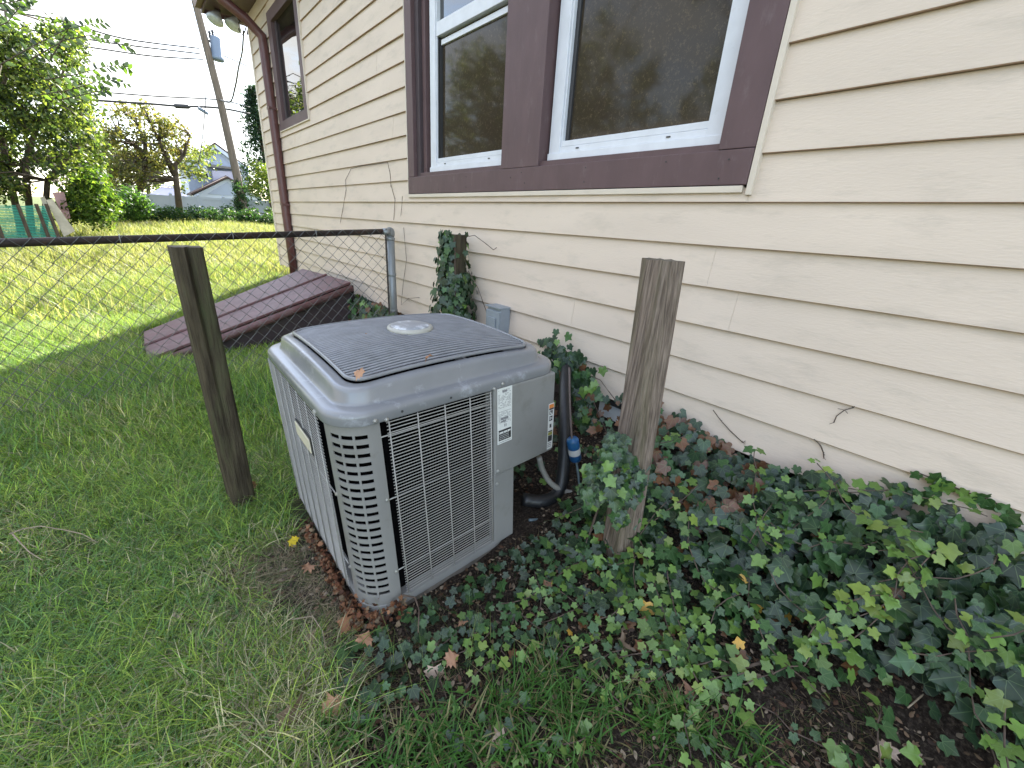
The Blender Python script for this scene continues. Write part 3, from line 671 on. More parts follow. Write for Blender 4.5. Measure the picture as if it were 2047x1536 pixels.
# screws and holes
sc = MB(); sc.lathe((0,0,0), (0,-1,0), [(.0085,0),(.0085,.002),(.0055,.0025),(.0055,.006),(.004,.0068)], 6); scm = sc.mesh('screw', M_['screw'])
def screw(p, face='front'):
    o = link('screw', scm, ac); o.location = A(Vector(p))-O_; o.matrix_parent_inverse = Matrix.Identity(4)
    o.rotation_euler = (0, 0, 0 if face == 'front' else (-PI/2 if face == 'side' else -PI/4))
for p_, f_ in [((.255-.08,-.004,.868),'front'),((.655,-.004,.868),'front'),((.70,-.007,.882),'front'),((.135,-.004,.875),'front'),((-.003,.18,.875),'side'),
               ((.146,.011,.545),'front'),((.146,.011,.20),'front'),((.140,.011,.045),'front'),((.012,.148,.55),'side'),((.672,-.005,.462),'front'),((.675,.005,.385),'front'),((.012,.148,.20),'side')]: screw(p_, f_)
mb = MB(A)
for x in (.235, .44): mb.lathe((x, -.0035, .882), (0,-1,0), [(.005,0),(.005,.0006)], 10)
mb.build('screw_hole', M_['ink'], ac)

# ------------------------------------------------------------------ pipes
def pipe(name, pts, r, m, label, cat, n=10, sub=4):
    P = [Vector(p) for p in pts]; out = []
    for i in range(len(P)-1):
        p0, p1, p2, p3 = P[max(i-1,0)], P[i], P[i+1], P[min(i+2, len(P)-1)]
        for k in range(sub):
            t = k/sub; out.append(.5*((2*p1)+(p2-p0)*t+(2*p0-5*p1+4*p2-p3)*t*t+(-p0+3*p1-3*p2+p3)*t**3))
    out.append(P[-1]); mb = MB(); mb.tube(out, r, n); return mb.build(name, m, smooth=True, label=label, cat=cat)
pipe('conduit', [at_y(u, v, y) for u, v, y in [(1078,915,1.33),(1084,938,1.33),(1100,965,1.31),(1128,982,1.27),(1165,986,1.21),(1215,978,1.18)]], .016, M_['grtube'], 'grey flexible conduit curving out from under the condenser box', 'conduit')
pipe('insulated_pipe', [at_y(u, v, y) for u, v, y in [(1150,700,1.95),(1132,742,1.70),(1129,850,1.44),(1127,930,1.33),(1116,985,1.29),(1085,1002,1.30),(1045,998,1.36)]], .037, M_['black'], 'thick black foam wrapped pipe beside the condenser', 'pipe')
pipe('refrigerant_line', [at_y(u, v, y) for u, v, y in [(1138,735,1.55),(1139,800,1.45),(1143,878,1.30)]], .0065, M_['copper'], 'thin copper line running down into the blue filter', 'pipe')
pipe('refrigerant_line', [at_y(u, v, y) for u, v, y in [(1151,918,1.295),(1156,950,1.26),(1158,985,1.23),(1146,1012,1.22),(1112,1034,1.23),(1058,1040,1.25)]], .0075, M_['bluepipe'], 'thin blue grey line curling from the blue filter to the base', 'pipe')
fd = empty('filter_drier', at_y(1148, 900, 1.30), 'blue filter canister with white sticker on the thin pipe', 'filter')
a_, b_ = at_y(1144, 876, 1.30), at_y(1151, 921, 1.295); ax = (b_-a_).normalized(); Lg = (b_-a_).length
mb = MB(); mb.lathe(a_, ax, [(.008,0),(.012,.003),(.030,.008),(.035,.015),(.035,Lg-.017),(.030,Lg-.009),(.012,Lg-.004),(.008,Lg)], 20); mb.build('canister', M_['blue'], fd, smooth=True)
mb = MB(); mb.lathe(a_, ax, [(.0354,Lg*.40),(.0354,Lg*.66)], 20); mb.f = mb.f[:-2]; o = mb.build('sticker', M_['white'], fd, smooth=True)

# ------------------------------------------------------------------ chain link fence
fe = empty('chain_link_fence', (2, 4.45, 0), 'chain link fence with rusty top rail running from the house', 'fence')
FY = 4.42
def rail(x): 
    return Vector((x, FY+(x-2.0)*.02, 1.365-.063*(2.0-x)))
tp = at_y(779, 455, 4.46)
px_, py_ = tp.x, 4.46
mb = MB(); mb.tube([rail(-14), rail(px_-.10)], .028, 12); mb.build('top_rail', M_['rust'], fe, smooth=True)
mb = MB(); mb.tube([rail(px_-.10), rail(px_-.02)], .033, 12); mb.build('rail_cup', M_['galv'], fe, smooth=True)
zt_ = 1.40
post = MB(); post.tube([(px_, py_, -.2), (px_, py_, zt_-.06)], .045, 16); po = post.build('terminal_post', M_['galv'], fe, smooth=True)
mb = MB(); mb.lathe((px_, py_, zt_-.075), (0,0,1), [(.050,0),(.052,.02),(.050,.045),(.044,.062),(.030,.078),(.012,.086)], 18); mb.build('post_cap', M_['galv'], po, smooth=True)
for zz in (1.28, .90, .50): 
    mb = MB(); mb.lathe((px_, py_, zz), (0,0,1), [(.049,0),(.0505,.003),(.0505,.022),(.049,.025)], 18); mb.build('tension_band', M_['galv'], po, smooth=True)
mb = MB(); mb.box(px_-.078, px_-.062, FY-.012, FY+.002, .10, 1.34); mb.build('tension_bar', M_['rust'], fe)
for xp_ in (-1.4-.9, -5.2): mb = MB(); mb.tube([(xp_, FY+.03, -.4), rail(xp_)+Vector((0,.03,-.01))], .024, 10); mb.build('line_post', M_['galv'], fe, smooth=True)
# mesh: zigzag wires woven, spacing sp
sp = .116; mb = MB(); x = px_-.07; k = 0
while x > -4.2:
    zr = rail(x).z+.03; zg = gz(x, FY)+.0
    n_ = int((zr-zg)/(sp/2)); pts = []
    for i in range(n_+1):
        xx = x-(sp/2 if (i+0) % 2 else 0)
        pts.append((min(xx, px_-.07), FY-.030+(.004 if (i % 2) else -.004)+(x-2)*.02, zr-i*sp/2-.063*0))
    mb.tube(pts, .0030, 4, caps=False)
    pts2 = [(min(2*x-q[0]+0, px_-.07), q[1]+.003, q[2]) for q in pts]
    mb.tube(pts2, .0030, 4, caps=False)
    x -= sp; k += 1
mb.build('wire_mesh', M_['link'], fe, kind='stuff')
for x in (-.9, -.1, .62, 1.3):
    r_ = rail(x); mb = MB(); mb.tube([r_+Vector((.0,.034*math.cos(t),.034*math.sin(t))) for t in np.linspace(0, 2*PI, 12)], .003, 5); mb.build('wire_tie', M_['galv'], fe)

# ------------------------------------------------------------------ timber posts
def timber(base, top, w, d, rot, m, label, seed, split=0):
    t = empty('timber_post', base, label, 'post')
    mb = MB(); base = Vector(base); top = Vector(top); nz = 26; ns = 8
    # cross-section with many points so that edges can be worn
    sec = []
    for (ax_, ay_, bx_, by_) in ((-1,-1,1,-1),(1,-1,1,1),(1,1,-1,1),(-1,1,-1,-1)):
        for q in range(ns): sec.append((ax_+(bx_-ax_)*q/ns, ay_+(by_-ay_)*q/ns))
    n = len(sec); cs, sn = math.cos(rot), math.sin(rot); vs = []
    for j in range(nz+1):
        z = j/nz; c = base+(top-base)*z
        for q, (a_, b_) in enumerate(sec):
            corner = max(0, abs(a_)+abs(b_)-1.75)*.35
            s = 1-corner
            w1 = 1+.030*noise.noise(Vector((a_*3+seed, b_*3, z*4)))+.02*noise.noise(Vector((a_*9+seed, b_*9, z*3)))
            xx, yy = a_*w/2*s*w1, b_*d/2*s*w1
            if split and b_ < -.99 and abs(a_+.02+.10*(1-z)) < .13: yy += .022*sm(.35, 1.0, z)+.004
            vs.append(c+Vector((xx*cs-yy*sn, xx*sn+yy*cs, (.006*noise.noise(Vector((a_*2, b_*2, seed))) if j == nz else 0))))
    fs = [(i*n+k, i*n+(k+1)%n, (i+1)*n+(k+1)%n, (i+1)*n+k) for i in range(nz) for k in range(n)]
    mb.add(vs, fs); mb.build('shaft', m, t)
    mb = MB(); tv = vs[nz*n:]; cen = sum((Vector(p) for p in tv), Vector())/n
    mb.add([p for p in tv]+[cen+Vector((0,0,.002))], [(k, (k+1)%n, n) for k in range(n)]); mb.build('end_grain', M_['endgrain'], t)
    return t
timber((.166, 2.375, -.10), (.150, 2.36, 1.333), .112, .110, .10, M_['postdark'], 'dark split timber post standing in the grass before the fence', 3, split=1)
pB = at_z(1236, 1110, .02); pT = at_z(1326, 520, 1.41)
print('post', pB, pT)
timber(pB+(pB-pT)*.1, pT, .128, .128, -.22, M_['postgrey'], 'weathered grey brown timber post rising out of the ivy', 11)
timber((2.05, 3.12, -.15), (2.045, 3.12, 1.405), .15, .14, .0, M_['postdark'], 'ivy covered timber post close to the siding', 17)
mb = MB()
for i in range(5):
    z = 1.27-.10*i
mb.tube([(.125, 2.282, 1.334), (.128, 2.284, 1.25), (.140, 2.286, 1.15), (.150, 2.287, 1.05)], [.006, .005, .004, .001], 5)
# knots / nail holes on weathered post left to the material

# ------------------------------------------------------------------ leaves toolkit
def leaf_template(kind):
    if kind == 'ivy':
        half = [(.02,.02),(-.16,.14),(-.17,.30),(-.02,.44),(.16,.43),(.27,.42),(.44,.60),(.52,.50),(.56,.33),(.70,.23),(.86,.11),(1.0,0)]
    elif kind == 'maple':
        half = [(0,.03),(-.12,.35),(.05,.30),(.10,.55),(.28,.42),(.42,.75),(.50,.50),(.60,.30),(.74,.34),(.82,.14),(1.0,0)]
    elif kind == 'oval':
        half = [(0,.02),(.2,.22),(.45,.28),(.7,.20),(.9,.08),(1.0,0)]
    out = [(x, y) for x, y in half]+[(x, -y) for x, y in half[-2::-1]]
    ctr = [(.25, 0)]
    if kind in ('ivy', 'maple'):
        h = len(half); n = len(out); P = np.array(out+[(.27, 0), (.62, 0)], float); A1, A2 = n, n+1; t_ = []
        lim = 6
        for k in range(n):
            j = (k+1) % n
            lo = min(k, n-k) if k else 0; lo2 = min(j, n-j) if j else 0
            t_.append((k, j, A2 if min(lo, lo2) >= lim else A1))
        t_ += [(lim, A2, A1), (A1, A2, n-lim)]
        return P, np.array(t_)
    P = np.array(out+ctr, float); n = len(out)
    tri = np.array([(k, (k+1)%n, n) for k in range(n)])
    return P, tri
def leaf_v(P, cup=.25, fold=.15, droop=.18, curl=0, rs=None):
    x, y = P[:, 0], P[:, 1]
    z = -cup*y*y + fold*np.abs(y)*.6 - droop*x*x
    if curl: z = z + curl*np.sin(x*5+ (rs or 0))*np.abs(y)
    return np.stack([x, y, z], 1)
def basis(nrm, hd):     # arrays (n,3): columns heading, side, normal
    nrm = nrm/np.linalg.norm(nrm, axis=1, keepdims=True)
    hd = hd-nrm*(hd*nrm).sum(1, keepdims=True); hd = hd/(np.linalg.norm(hd, axis=1, keepdims=True)+1e-9)
    sd_ = np.cross(nrm, hd); return hd, sd_, nrm
def leaf_field(name, tmpl, pos, nrm, hd, size, col, m, parent=None, **kw):
    P, tri = leaf_template(tmpl); L = leaf_v(P, **{k: kw.pop(k) for k in list(kw) if k in ('cup','fold','droop','curl')})
    N = len(pos); h, s, n_ = basis(nrm, hd)
    V = pos[:, None, :]+size[:, None, None]*(L[None, :, 0:1]*h[:, None]+L[None, :, 1:2]*s[:, None]+L[None, :, 2:3]*n_[:, None])
    T = (tri[None]+(np.arange(N)*len(P))[:, None, None]).reshape(-1, 3)
    C = np.repeat(np.concatenate([col, np.ones((N, 1))], 1), len(P), 0)
    uv = np.tile(P, (N, 1))
    me = fast_mesh(name, V.reshape(-1, 3), [T], m, C, uv); return link(name, me, parent, **kw)
def leaf_meshes(tmpl, cols, m, name, variants=2, curls=(0,), **k):
    P, tri = leaf_template(tmpl); out = []
    for c0 in cols:
        row = []
        for v in range(variants):
            c = tuple(q*j_ for q, j_ in zip(c0, [random.uniform(.72, 1.32)]*3))
            L = leaf_v(P, cup=k.get('cup', .25)*random.uniform(.5, 1.6), fold=k.get('fold', .15)*random.uniform(.5, 1.8), droop=k.get('droop', .18)*random.uniform(.4, 1.8), curl=random.choice(curls), rs=v*2.1)
            if k.get('crumple'): L[:, 2] += rng.normal(0, k['crumple'], len(L))
            C = np.tile(np.array([*c, 1.0]), (len(P), 1)); row.append(fast_mesh(name, L, [tri], m, C, P))
        out.append(row)
    return out
def place_leaf(name, me, pos, nrm, hd, size, parent=None, **kw):
    h, s, n_ = basis(np.array([nrm]), np.array([hd])); o = link(name, me, None, **kw)
    Mx = Matrix(((h[0][0]*size, s[0][0]*size, n_[0][0]*size, pos[0]), (h[0][1]*size, s[0][1]*size, n_[0][1]*size, pos[1]), (h[0][2]*size, s[0][2]*size, n_[0][2]*size, pos[2]), (0,0,0,1)))
    if parent is not None: o.parent = parent; o.matrix_parent_inverse = Matrix.Translation(parent.location).inverted()
    o.matrix_world = Mx if parent is None else Mx
    if parent is not None: o.matrix_basis = Mx
    return o
IVYC = {'dark': (.019,.042,.020), 'mid': (.036,.088,.026), 'light': (.105,.19,.036), 'yel': (.17,.235,.045), 'brown': (.13,.055,.025), 'gold': (.50,.30,.05)}
IV = {k: v for k, v in zip(IVYC, leaf_meshes('ivy', IVYC.values(), M_['ivy'], 'leaf', 8, curls=(0, .12, -.12, .25), fold=.28, crumple=.012))}
def screen_size(p, s):     # rough size in the photograph
    d_ = Vector(p)-CC; z = d_.dot(F)
    if z < .1: return 0
    u = 1023.5+FPX*d_.dot(RT)/z; v = 768-FPX*d_.dot(UP)/z
    if not (-40 < u < 2087 and -40 < v < 1576): return 0
    return s/z*FPX

def ivy_plant(label, pts, parent_loc, n_single=300, group=None, stems=None):
    """pts: list of (pos, nrm, hd, size, colourkey)"""
    t = empty('ivy_plant', parent_loc, label, 'ivy', group)
    order = sorted(range(len(pts)), key=lambda i: -screen_size(pts[i][0], pts[i][3])*(1+.5*pts[i][5]))
    single = [i for i in order[:n_single] if screen_size(pts[i][0], pts[i][3]) > 0]; ss_ = set(single)
    for i in single:
        p, nr, hd, s, ck, _ = pts[i]; place_leaf('leaf', random.choice(IV[ck]), p, nr, hd, s, t)
    rest = [pts[i] for i in range(len(pts)) if i not in ss_]
    if rest:
        pos = np.array([r[0] for r in rest]); nr = np.array([r[1] for r in rest]); hd = np.array([r[2] for r in rest]); sz = np.array([r[3] for r in rest])
        col = np.array([IVYC[r[4]] for r in rest])*rng.uniform(.75, 1.3, (len(rest), 1))
        o = leaf_field('foliage', 'ivy', pos, nr, hd, sz, col, M_['ivy'], None, kind='stuff', fold=.3, cup=.35); o.parent = t; o.matrix_parent_inverse = Matrix.Translation(t.location).inverted()
    if stems:
        mb = MB()
        for path, r in stems: mb.tube(path, r, 5, caps=False)
        o = mb.build('stem', M_['twigdark'], None, kind='stuff'); o.parent = t; o.matrix_parent_inverse = Matrix.Translation(t.location).inverted()
    return t
def nn(x, y, s, o=0): return noise.noise(Vector((x*s, y*s, o)))
# --- main bed along the wall
def bed_cover(x, y):
    """0..1 ivy density"""
    if x > 2.22 or y < -1.6: return 0
    if y > 1.12:      # behind / beside the condenser
        if x < 1.16: return 0
        c_ = .9
        if y > 4.3: return 0
        return c_ if x > 1.42 else .45
    # lower limit line of the bed, from the front of the condenser to the bottom right of the frame
    lim = 1.02+(y-.2)*-.30
    e = x-lim+.16*nn(x, y, 3)+.10*nn(x, y, 8)
    if e > 0: return min(1, .38+e*1.3+.3*nn(x, y, 6, 4))
    return max(0, .30+e*1.0+.45*nn(x, y, 5, 3))
def front_cover(x, y):
    """sparser ivy before the condenser"""
    if y > 1.16 or x < .1 or x > 1.1: return 0
    d_ = 1.16-y
    return max(0, .88-d_*1.6+.5*nn(x, y, 5, 7)) * (1 if x > .32 else max(0, (x-.1)/.22))
def pix(x, y, z):
    d_ = Vector((x, y, z))-CC; zc = d_.dot(F)
    return (9999, 9999) if zc < .05 else (1023.5+FPX*d_.dot(RT)/zc, 768-FPX*d_.dot(UP)/zc)
def low_limit(x, y):      # the bed thins out over bare soil along its outer side (outline measured on the ground)
    u, v = pix(x, y, gz(x, y))
    l_ = np.interp(u, [500,700,900,1000,1200,1400,1600,1800,2047], [1300,1420,1400,1370,1330,1315,1330,1350,1430]) + 45*nn(x, y, 6, 11)
    if v < l_: return 1
    if u > 1880 and v > 1400: return .5
    return max(.10, 1-(v-l_)/60)
def mound(x, y):
    c_ = float(sm(1.25, 2.1, np.array(x)))
    far = 1-float(sm(1.2, 2.0, np.array(y)))
    return .25*c_*(.05+.95*far)+.015
pts = []
tries = 0
while len(pts) < 3900 and tries < 60000:
    tries += 1
    x, y = random.uniform(.1, 2.21), random.uniform(-.9, 4.2)
    if .33 < x < 1.42 and 1.17 < y < 2.25: continue
    c_ = max(bed_cover(x, y), front_cover(x, y))
    if y > 1.15 and x < 1.75: c_ *= .3
    if 1.18 < y < 1.9 and x > 1.9: c_ *= .25
    if y > 1.1:
        pu, pv = pix(x, y, gz(x, y)+.03)
        if 1040 < pu < 1170 and pv < 1065: c_ *= (.25 if pv < 990 else .6)
    if random.random() > c_*low_limit(x, y)*(.8 if x < 1.25 else 1): continue
    big = bed_cover(x, y) > .9 and random.random() < float(sm(1.35, 1.8, np.array(x)))*.6
    if big and 1.1 < y < 2.2: big = False
    m_ = mound(x, y)*(.6+.6*nn(x, y, 2.5, 2)+.4)
    lay = random.random()**.6
    z = gz(x, y)+.012+max(0, m_)*lay+.015*random.random()
    slope = float(sm(1.4, 2.1, np.array(x)))
    nr = np.array([-.25-.75*slope+random.gauss(0, .42), -.25+random.gauss(0, .42)-.15*slope, 1.0-.35*slope])
    hd = np.array([-.6*slope-.2+random.gauss(0, .6), -.5*slope+random.gauss(0, .7), -.4*slope])
    if big: s, ck = random.uniform(.055, .09), random.choices(['dark', 'mid'], [.75, .25])[0]
    else:
        s = random.uniform(.028, .058) if x > 1.2 else random.uniform(.022, .046); top_ = lay > .55
        warm = nn(x, y, 1.2, 9)+.35*(x > 1.1)*(y < .5)
        ck = random.choices(['dark', 'mid', 'light', 'yel', 'brown', 'gold'], [.42, .36, .07+.42*max(0, warm)*top_, .01+.03*max(0, warm)*top_, .07, .008])[0]
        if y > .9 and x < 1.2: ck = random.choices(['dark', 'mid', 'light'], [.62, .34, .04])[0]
    if x > 1.75 and y > .45 and random.random() < .30: ck = 'brown'
    if ck == 'brown': z -= .01
    pts.append(((x, y, z), nr, hd, s, ck, 0))
# shoots laid over the mass: chains of paired small light leaves on a visible stem
stems = []
def shoot(x, y, ang, n, s0, ck=('light', 'mid', 'yel'), w=(.5, .38, .12), lift=.02, wander=.35, step=.05):
    path = []
    if low_limit(x, y) < .5 and random.random() < .8: return
    for i in range(n):
        x += math.cos(ang)*step; y += math.sin(ang)*step; ang += random.gauss(0, wander)
        if x > 2.19: x = 2.19
        if .30 < x < 1.42 and 1.15 < y < 2.25: break
        z = gz(x, y)+max(.02, mound(x, y)*1.25)+lift+.01*math.sin(i)
        path.append(Vector((x, y, z)))
        for sd_ in (1, -1):
            if random.random() < .75:
                a2 = ang+sd_*random.uniform(.7, 1.3); s = s0*random.uniform(.7, 1.2)*(1-.4*i/n)
                pts.append(((x+.012*math.cos(a2), y+.012*math.sin(a2), z+.006), np.array([-.3+random.gauss(0,.38), -.3+random.gauss(0,.38), 1]), np.array([math.cos(a2), math.sin(a2), -.15]), s, random.choices(ck, w)[0], .6))
    if len(path) > 2: stems.append((path, .0022))
for _ in range(40):
    shoot(random.uniform(1.2, 2.1), random.uniform(-.6, 1.0), random.uniform(PI*.7, PI*1.5), random.randint(5, 10), .045)
for _ in range(26):
    shoot(random.uniform(.75, 1.35), random.uniform(-.1, 1.05), random.uniform(PI*.6, PI*1.6), random.randint(4, 8), .036, lift=.004)
for _ in range(14):
    shoot(random.uniform(.3, .9), random.uniform(.55, 1.1), random.uniform(PI, PI*1.6), random.randint(3, 6), .036, ck=('dark', 'mid', 'light'), w=(.4, .4, .2), lift=.0)
for _ in range(9):
    shoot(random.uniform(1.5, 2.0), random.uniform(-.75, -.1), random.uniform(PI*.6, PI*1.2), random.randint(5, 9), .05, ck=('light', 'yel'), w=(.6, .4), lift=.07)
ivy_plant('broad bed of dark and lime green ivy sprawling along the house wall', pts, (1.5, .3, 0), stems=stems)

def climb_ivy(label, cx, cy, w, z0, z1, n, loc, size=(.03, .06), gaps=None, hang=.05, cols=('dark', 'mid', 'light'), cw=(.72, .24, .04), stems=None):
    pts = []
    for _ in range(n):
        z = random.uniform(z0, z1); t_ = (z-z0)/(z1-z0)
        a_ = random.uniform(-PI, PI)
        side = gaps(a_, t_) if gaps else 1
        if random.random() > side: continue
        r = w*(.5+random.random()*.5)+hang*random.random()*(1.3-t_)
        x, y = cx+math.cos(a_)*r, cy+math.sin(a_)*r
        if x > 2.2: continue
        nr = np.array([math.cos(a_)+random.gauss(0, .3), math.sin(a_)+random.gauss(0, .3), .35])
        hd = np.array([random.gauss(0, .4), random.gauss(0, .4), -1.0])
        pts.append(((x, y, z), nr, hd, random.uniform(*size), random.choices(cols, cw)[0], 0))
    return ivy_plant(label, pts, loc, stems=stems)
climb_ivy('dark ivy climbing the timber post close to the siding', 2.045, 3.12, .10, .25, 1.43, 1500, (2.05, 3.1, .2), (.04, .075),
   gaps=lambda a_, t_: (1.0 if t_ < .30 else (.16 if (t_ < .42 and -2.4 < a_ < -.9) else (.9 if t_ < .72 else (.8 if (a_ < -2.3 or a_ > 1.5) else .10)))),
   hang=.16, stems=[([Vector((2.0, 3.03, .2)), Vector((1.97, 3.02, .6)), Vector((1.99, 3.03, 1.0)), Vector((1.98, 3.04, 1.38))], .008),
   ([Vector((2.1, 3.05, 1.39)), Vector((2.14, 2.98, 1.41)), Vector((2.17, 2.88, 1.36)), Vector((2.19, 2.78, 1.31)), Vector((2.19, 2.74, 1.33))], .003),
   ([Vector((2.11, 3.02, 1.12)), Vector((2.15, 2.92, .98)), Vector((2.19, 2.85, .80)), Vector((2.2, 2.8, .62))], .003)])
# clump hugging the grey post
pts = []
for _ in range(900):
    t_ = random.random(); a_ = random.uniform(0, 2*PI); rr2 = random.random()**.5
    u = 1238+(68 if math.sin(a_) > -.4 else 48)*rr2*math.cos(a_)-8*t_; v = 965+98*rr2*math.sin(a_)
    if nn(u*.01, v*.01, 2.6, 31) < -.12+.25*(rr2 > .8): continue
    q = at_y(u, v, (.96 if u < 1205 and random.random() < .5 else .79)+random.gauss(0, .03))
    pts.append((tuple(q), np.array([-.8+random.gauss(0,.3), -.5+random.gauss(0,.3), .55]), np.array([random.gauss(0,.4), random.gauss(0,.4), -1]), random.uniform(.024, .052), random.choices(['dark','mid','light'], [.52,.36,.12])[0], 0))
ivy_plant('dense clump of small dark ivy leaves hugging the grey timber post', pts, (1.5, .95, .2), 220, stems=[([Vector((1.42, .95, .05)), Vector((1.45, .93, .3)), Vector((1.50, .90, .45))], .006)])
# ivy rising beside the condenser's right corner
pts = []
for _ in range(330):
    t_ = random.random()
    u, v = (1092+t_*75+random.gauss(0, 18), 690+t_*80+random.gauss(0, 18)) if random.random() < .55 else (1163+random.gauss(0, 12)+t_*10, 775+t_*90)
    q = at_x(u, v, random.uniform(2.0, 2.17))
    pts.append((tuple(q), np.array([-1+random.gauss(0,.3), -.4+random.gauss(0,.3), .5]), np.array([random.gauss(0,.5), random.gauss(0,.5), -.8]), random.uniform(.04, .07), random.choices(['dark','mid','light','brown','gold'], [.42,.36,.15,.06,.01])[0], 0))
ivy_plant('loose ivy spilling between the condenser and the siding', pts, (2.1, 1.8, .3), 160, stems=[([at_x(u, v, 2.1) for u, v in [(1095,690),(1140,740),(1185,800),(1215,870)]], .004), ([at_x(u, v, 2.1) for u, v in [(1130,700),(1165,745),(1200,760),(1230,800)]], .003)])
# ivy behind the fence by the cellar door
pts = []
for _ in range(620):
    t_ = random.random(); u, v = 690+t_*110+random.gauss(0, 10), 585+t_*45+random.uniform(-5, 55)
    q = at_x(u, v, random.uniform(1.95, 2.2))
    if q.z > .50: continue
    pts.append((tuple(q), np.array([-1+random.gauss(0,.3), -.5+random.gauss(0,.3), .5]), np.array([random.gauss(0,.5), random.gauss(0,.5), -.8]), random.uniform(.05, .09), random.choices(['dark','mid','light','brown','yel'], [.45,.25,.08,.20,.02])[0], 0))
ivy_plant('ivy and dead leaves massed behind the fence by the cellar door', pts, (2.1, 5, .2), 120)
# sprays creeping up the siding at right
for lab_, path_ in [('thin ivy spray creeping over the siding edge above the bed', [(1835,945),(1885,965),(1935,985),(1985,1000),(2020,1035),(2046,1075)]), ('short leafy ivy tendril rising off the bed onto the siding', [(1905,965),(1870,985),(1850,1000),(1815,985)])]:
    P_ = [at_x(u, v, W-.035) for u, v in path_]; pts = []
    for i in range(len(P_)-1):
        for k in range(3):
            q = P_[i].lerp(P_[i+1], (k+random.random()*.5)/3)
            pts.append((tuple(q+Vector((-.01,0,0))), np.array([-1, random.gauss(0,.3), random.gauss(0,.3)]), np.array([0, random.gauss(0,1), random.gauss(-.3,.8)]), random.uniform(.035,.06), random.choice(['mid','mid','light']), 1))
    ivy_plant(lab_, pts, tuple(P_[0]), stems=[(P_, .0022)])

# ------------------------------------------------------------------ dead vine traces on the siding
for i, (lab_, path_, r_) in enumerate([
    ('dead vine arching over the siding below the casement, thin and brown', [(680,445),(686,415),(691,380),(688,360),(700,338),(725,332),(750,329),(775,325),(781,345),(784,370),(789,400),(785,440)], .004),
    ('short dead vine scrap hanging under the wide siding lap', [(803,415),(800,430),(806,405),(804,393)], .003),
    ('faint dry tendril on the boards behind the fence post', [(805,455),(812,520),(806,570),(802,610),(815,597),(840,595)], .003),
    ('curled brown vine scrap above the right side of the ivy', [(1707,815),(1690,820),(1675,832),(1665,845)], .0035),
    ('brown rootlet scrap under the lap above the ivy bed', [(1627,878),(1640,890),(1645,905),(1648,915)], .004),
    ('short bare twig standing against the siding over the ivy', [(1424,820),(1440,840),(1460,862),(1485,885)], .0035)]):
    P_ = [at_x(u+random.gauss(0, 1.2), v, W-.026) for u, v in path_]
    r_ *= .7; mb = MB(); mb.tube(P_, r_, 5)
    for q in range(len(P_)*2):
        a_ = random.choice(P_); mb.tube([a_, a_+Vector((0, random.gauss(0,.012), random.gauss(-.004,.012)))], r_*.45, 4)
    mb.build('dead_vine', M_['twigdark'], label=lab_, cat='vine')

# ------------------------------------------------------------------ grass
def blades(name, N, sampler, hrange, wrange, colfn, label=None, lean=(.25, 1.0), seg=3, **kw):
    x, y, extra = sampler(N); N = len(x)
    z = GZ(x, y)-.004
    h = rng.uniform(*hrange, N)*extra; w = rng.uniform(*wrange, N); az = rng.uniform(0, 2*PI, N); ln = rng.uniform(*lean, N)
    dx, dy = np.cos(az), np.sin(az); tw = az+PI/2+rng.normal(0, .5, N); sx, sy = np.cos(tw), np.sin(tw)
    ts = np.linspace(0, 1, seg+1); V = []; 
    for i, t in enumerate(ts):
        hor = ln*h*t**1.6; ver = h*(t-.55*ln*t*t*.75)*np.sqrt(np.clip(1-.28*ln*ln, .2, 1))
        wd = w*(1-t)**.7*.5
        cx, cy, cz = x+dx*hor, y+dy*hor, z+ver
        if i < seg:
            V.append(np.stack([cx-sx*wd, cy-sy*wd, cz], 1)); V.append(np.stack([cx+sx*wd, cy+sy*wd, cz], 1))
        else: V.append(np.stack([cx, cy, cz], 1))
    V = np.stack(V, 1); K = V.shape[1]; base = (np.arange(N)*K)[:, None]
    quads = np.concatenate([base+np.array([[2*i, 2*i+1, 2*i+3, 2*i+2]]) for i in range(seg-1)], 0) if seg > 1 else None
    tri = base+np.array([[2*seg-2, 2*seg-1, 2*seg]])
    col = colfn(x, y, N); C = np.repeat(np.concatenate([col, np.ones((N, 1))], 1), K, 0)
    me = fast_mesh(name, V.reshape(-1, 3), ([quads] if quads is not None else [])+[tri], M_['grass'], C); return link(name, me, None, kind='stuff', **kw)
def vn(x, y, s, o):       # cheap smooth noise
    return (np.sin(x*s*1.7+o+1.3*np.sin(y*s*1.1+o*2))+np.sin(y*s*1.9-o+1.5*np.sin(x*s*1.3-o))+.6*np.sin((x+y)*s*3.1+o*3+np.sin(x*s*4)))/2.6
def gcol(x, y, N):
    g1 = np.array([.17,.27,.05]); g2 = np.array([.30,.37,.085]); g3 = np.array([.10,.19,.065]); st = np.array([.42,.38,.25])
    r = rng.random((N, 1)); q = rng.random((N, 1)); k = (vn(x, y, 1.6, 1.)[:, None]+1)/2
    c_ = np.where(q < .45, g1, np.where(q < .45+.35*k, g2, g3))
    dry = .07+.30*np.clip(vn(x, y, 2.3, 4.)[:, None], 0, 1)**1.2+.35*np.clip(1-np.abs(x[:, None]-.12)/.35, 0, 1)*(y[:, None] < 2.0)
    c_ = np.where(rng.random((N, 1)) < dry, st*rng.uniform(.5, 1.1, (N, 1)), c_)
    return c_*rng.uniform(.4, 1.8, (N, 1))
def in_view(x, y, z=0.0, mrg=60):
    dx, dy, dz = x, y, z-H
    zc = dx*F.x+dy*F.y+dz*F.z; u = 1023.5+FPX*(dx*RT.x+dy*RT.y+dz*RT.z)/zc; v = 768-FPX*(dx*UP.x+dy*UP.y+dz*UP.z)/zc
    return (zc > .1) & (u > -mrg*4) & (u < 2047+mrg) & (v < 1536+mrg*2)
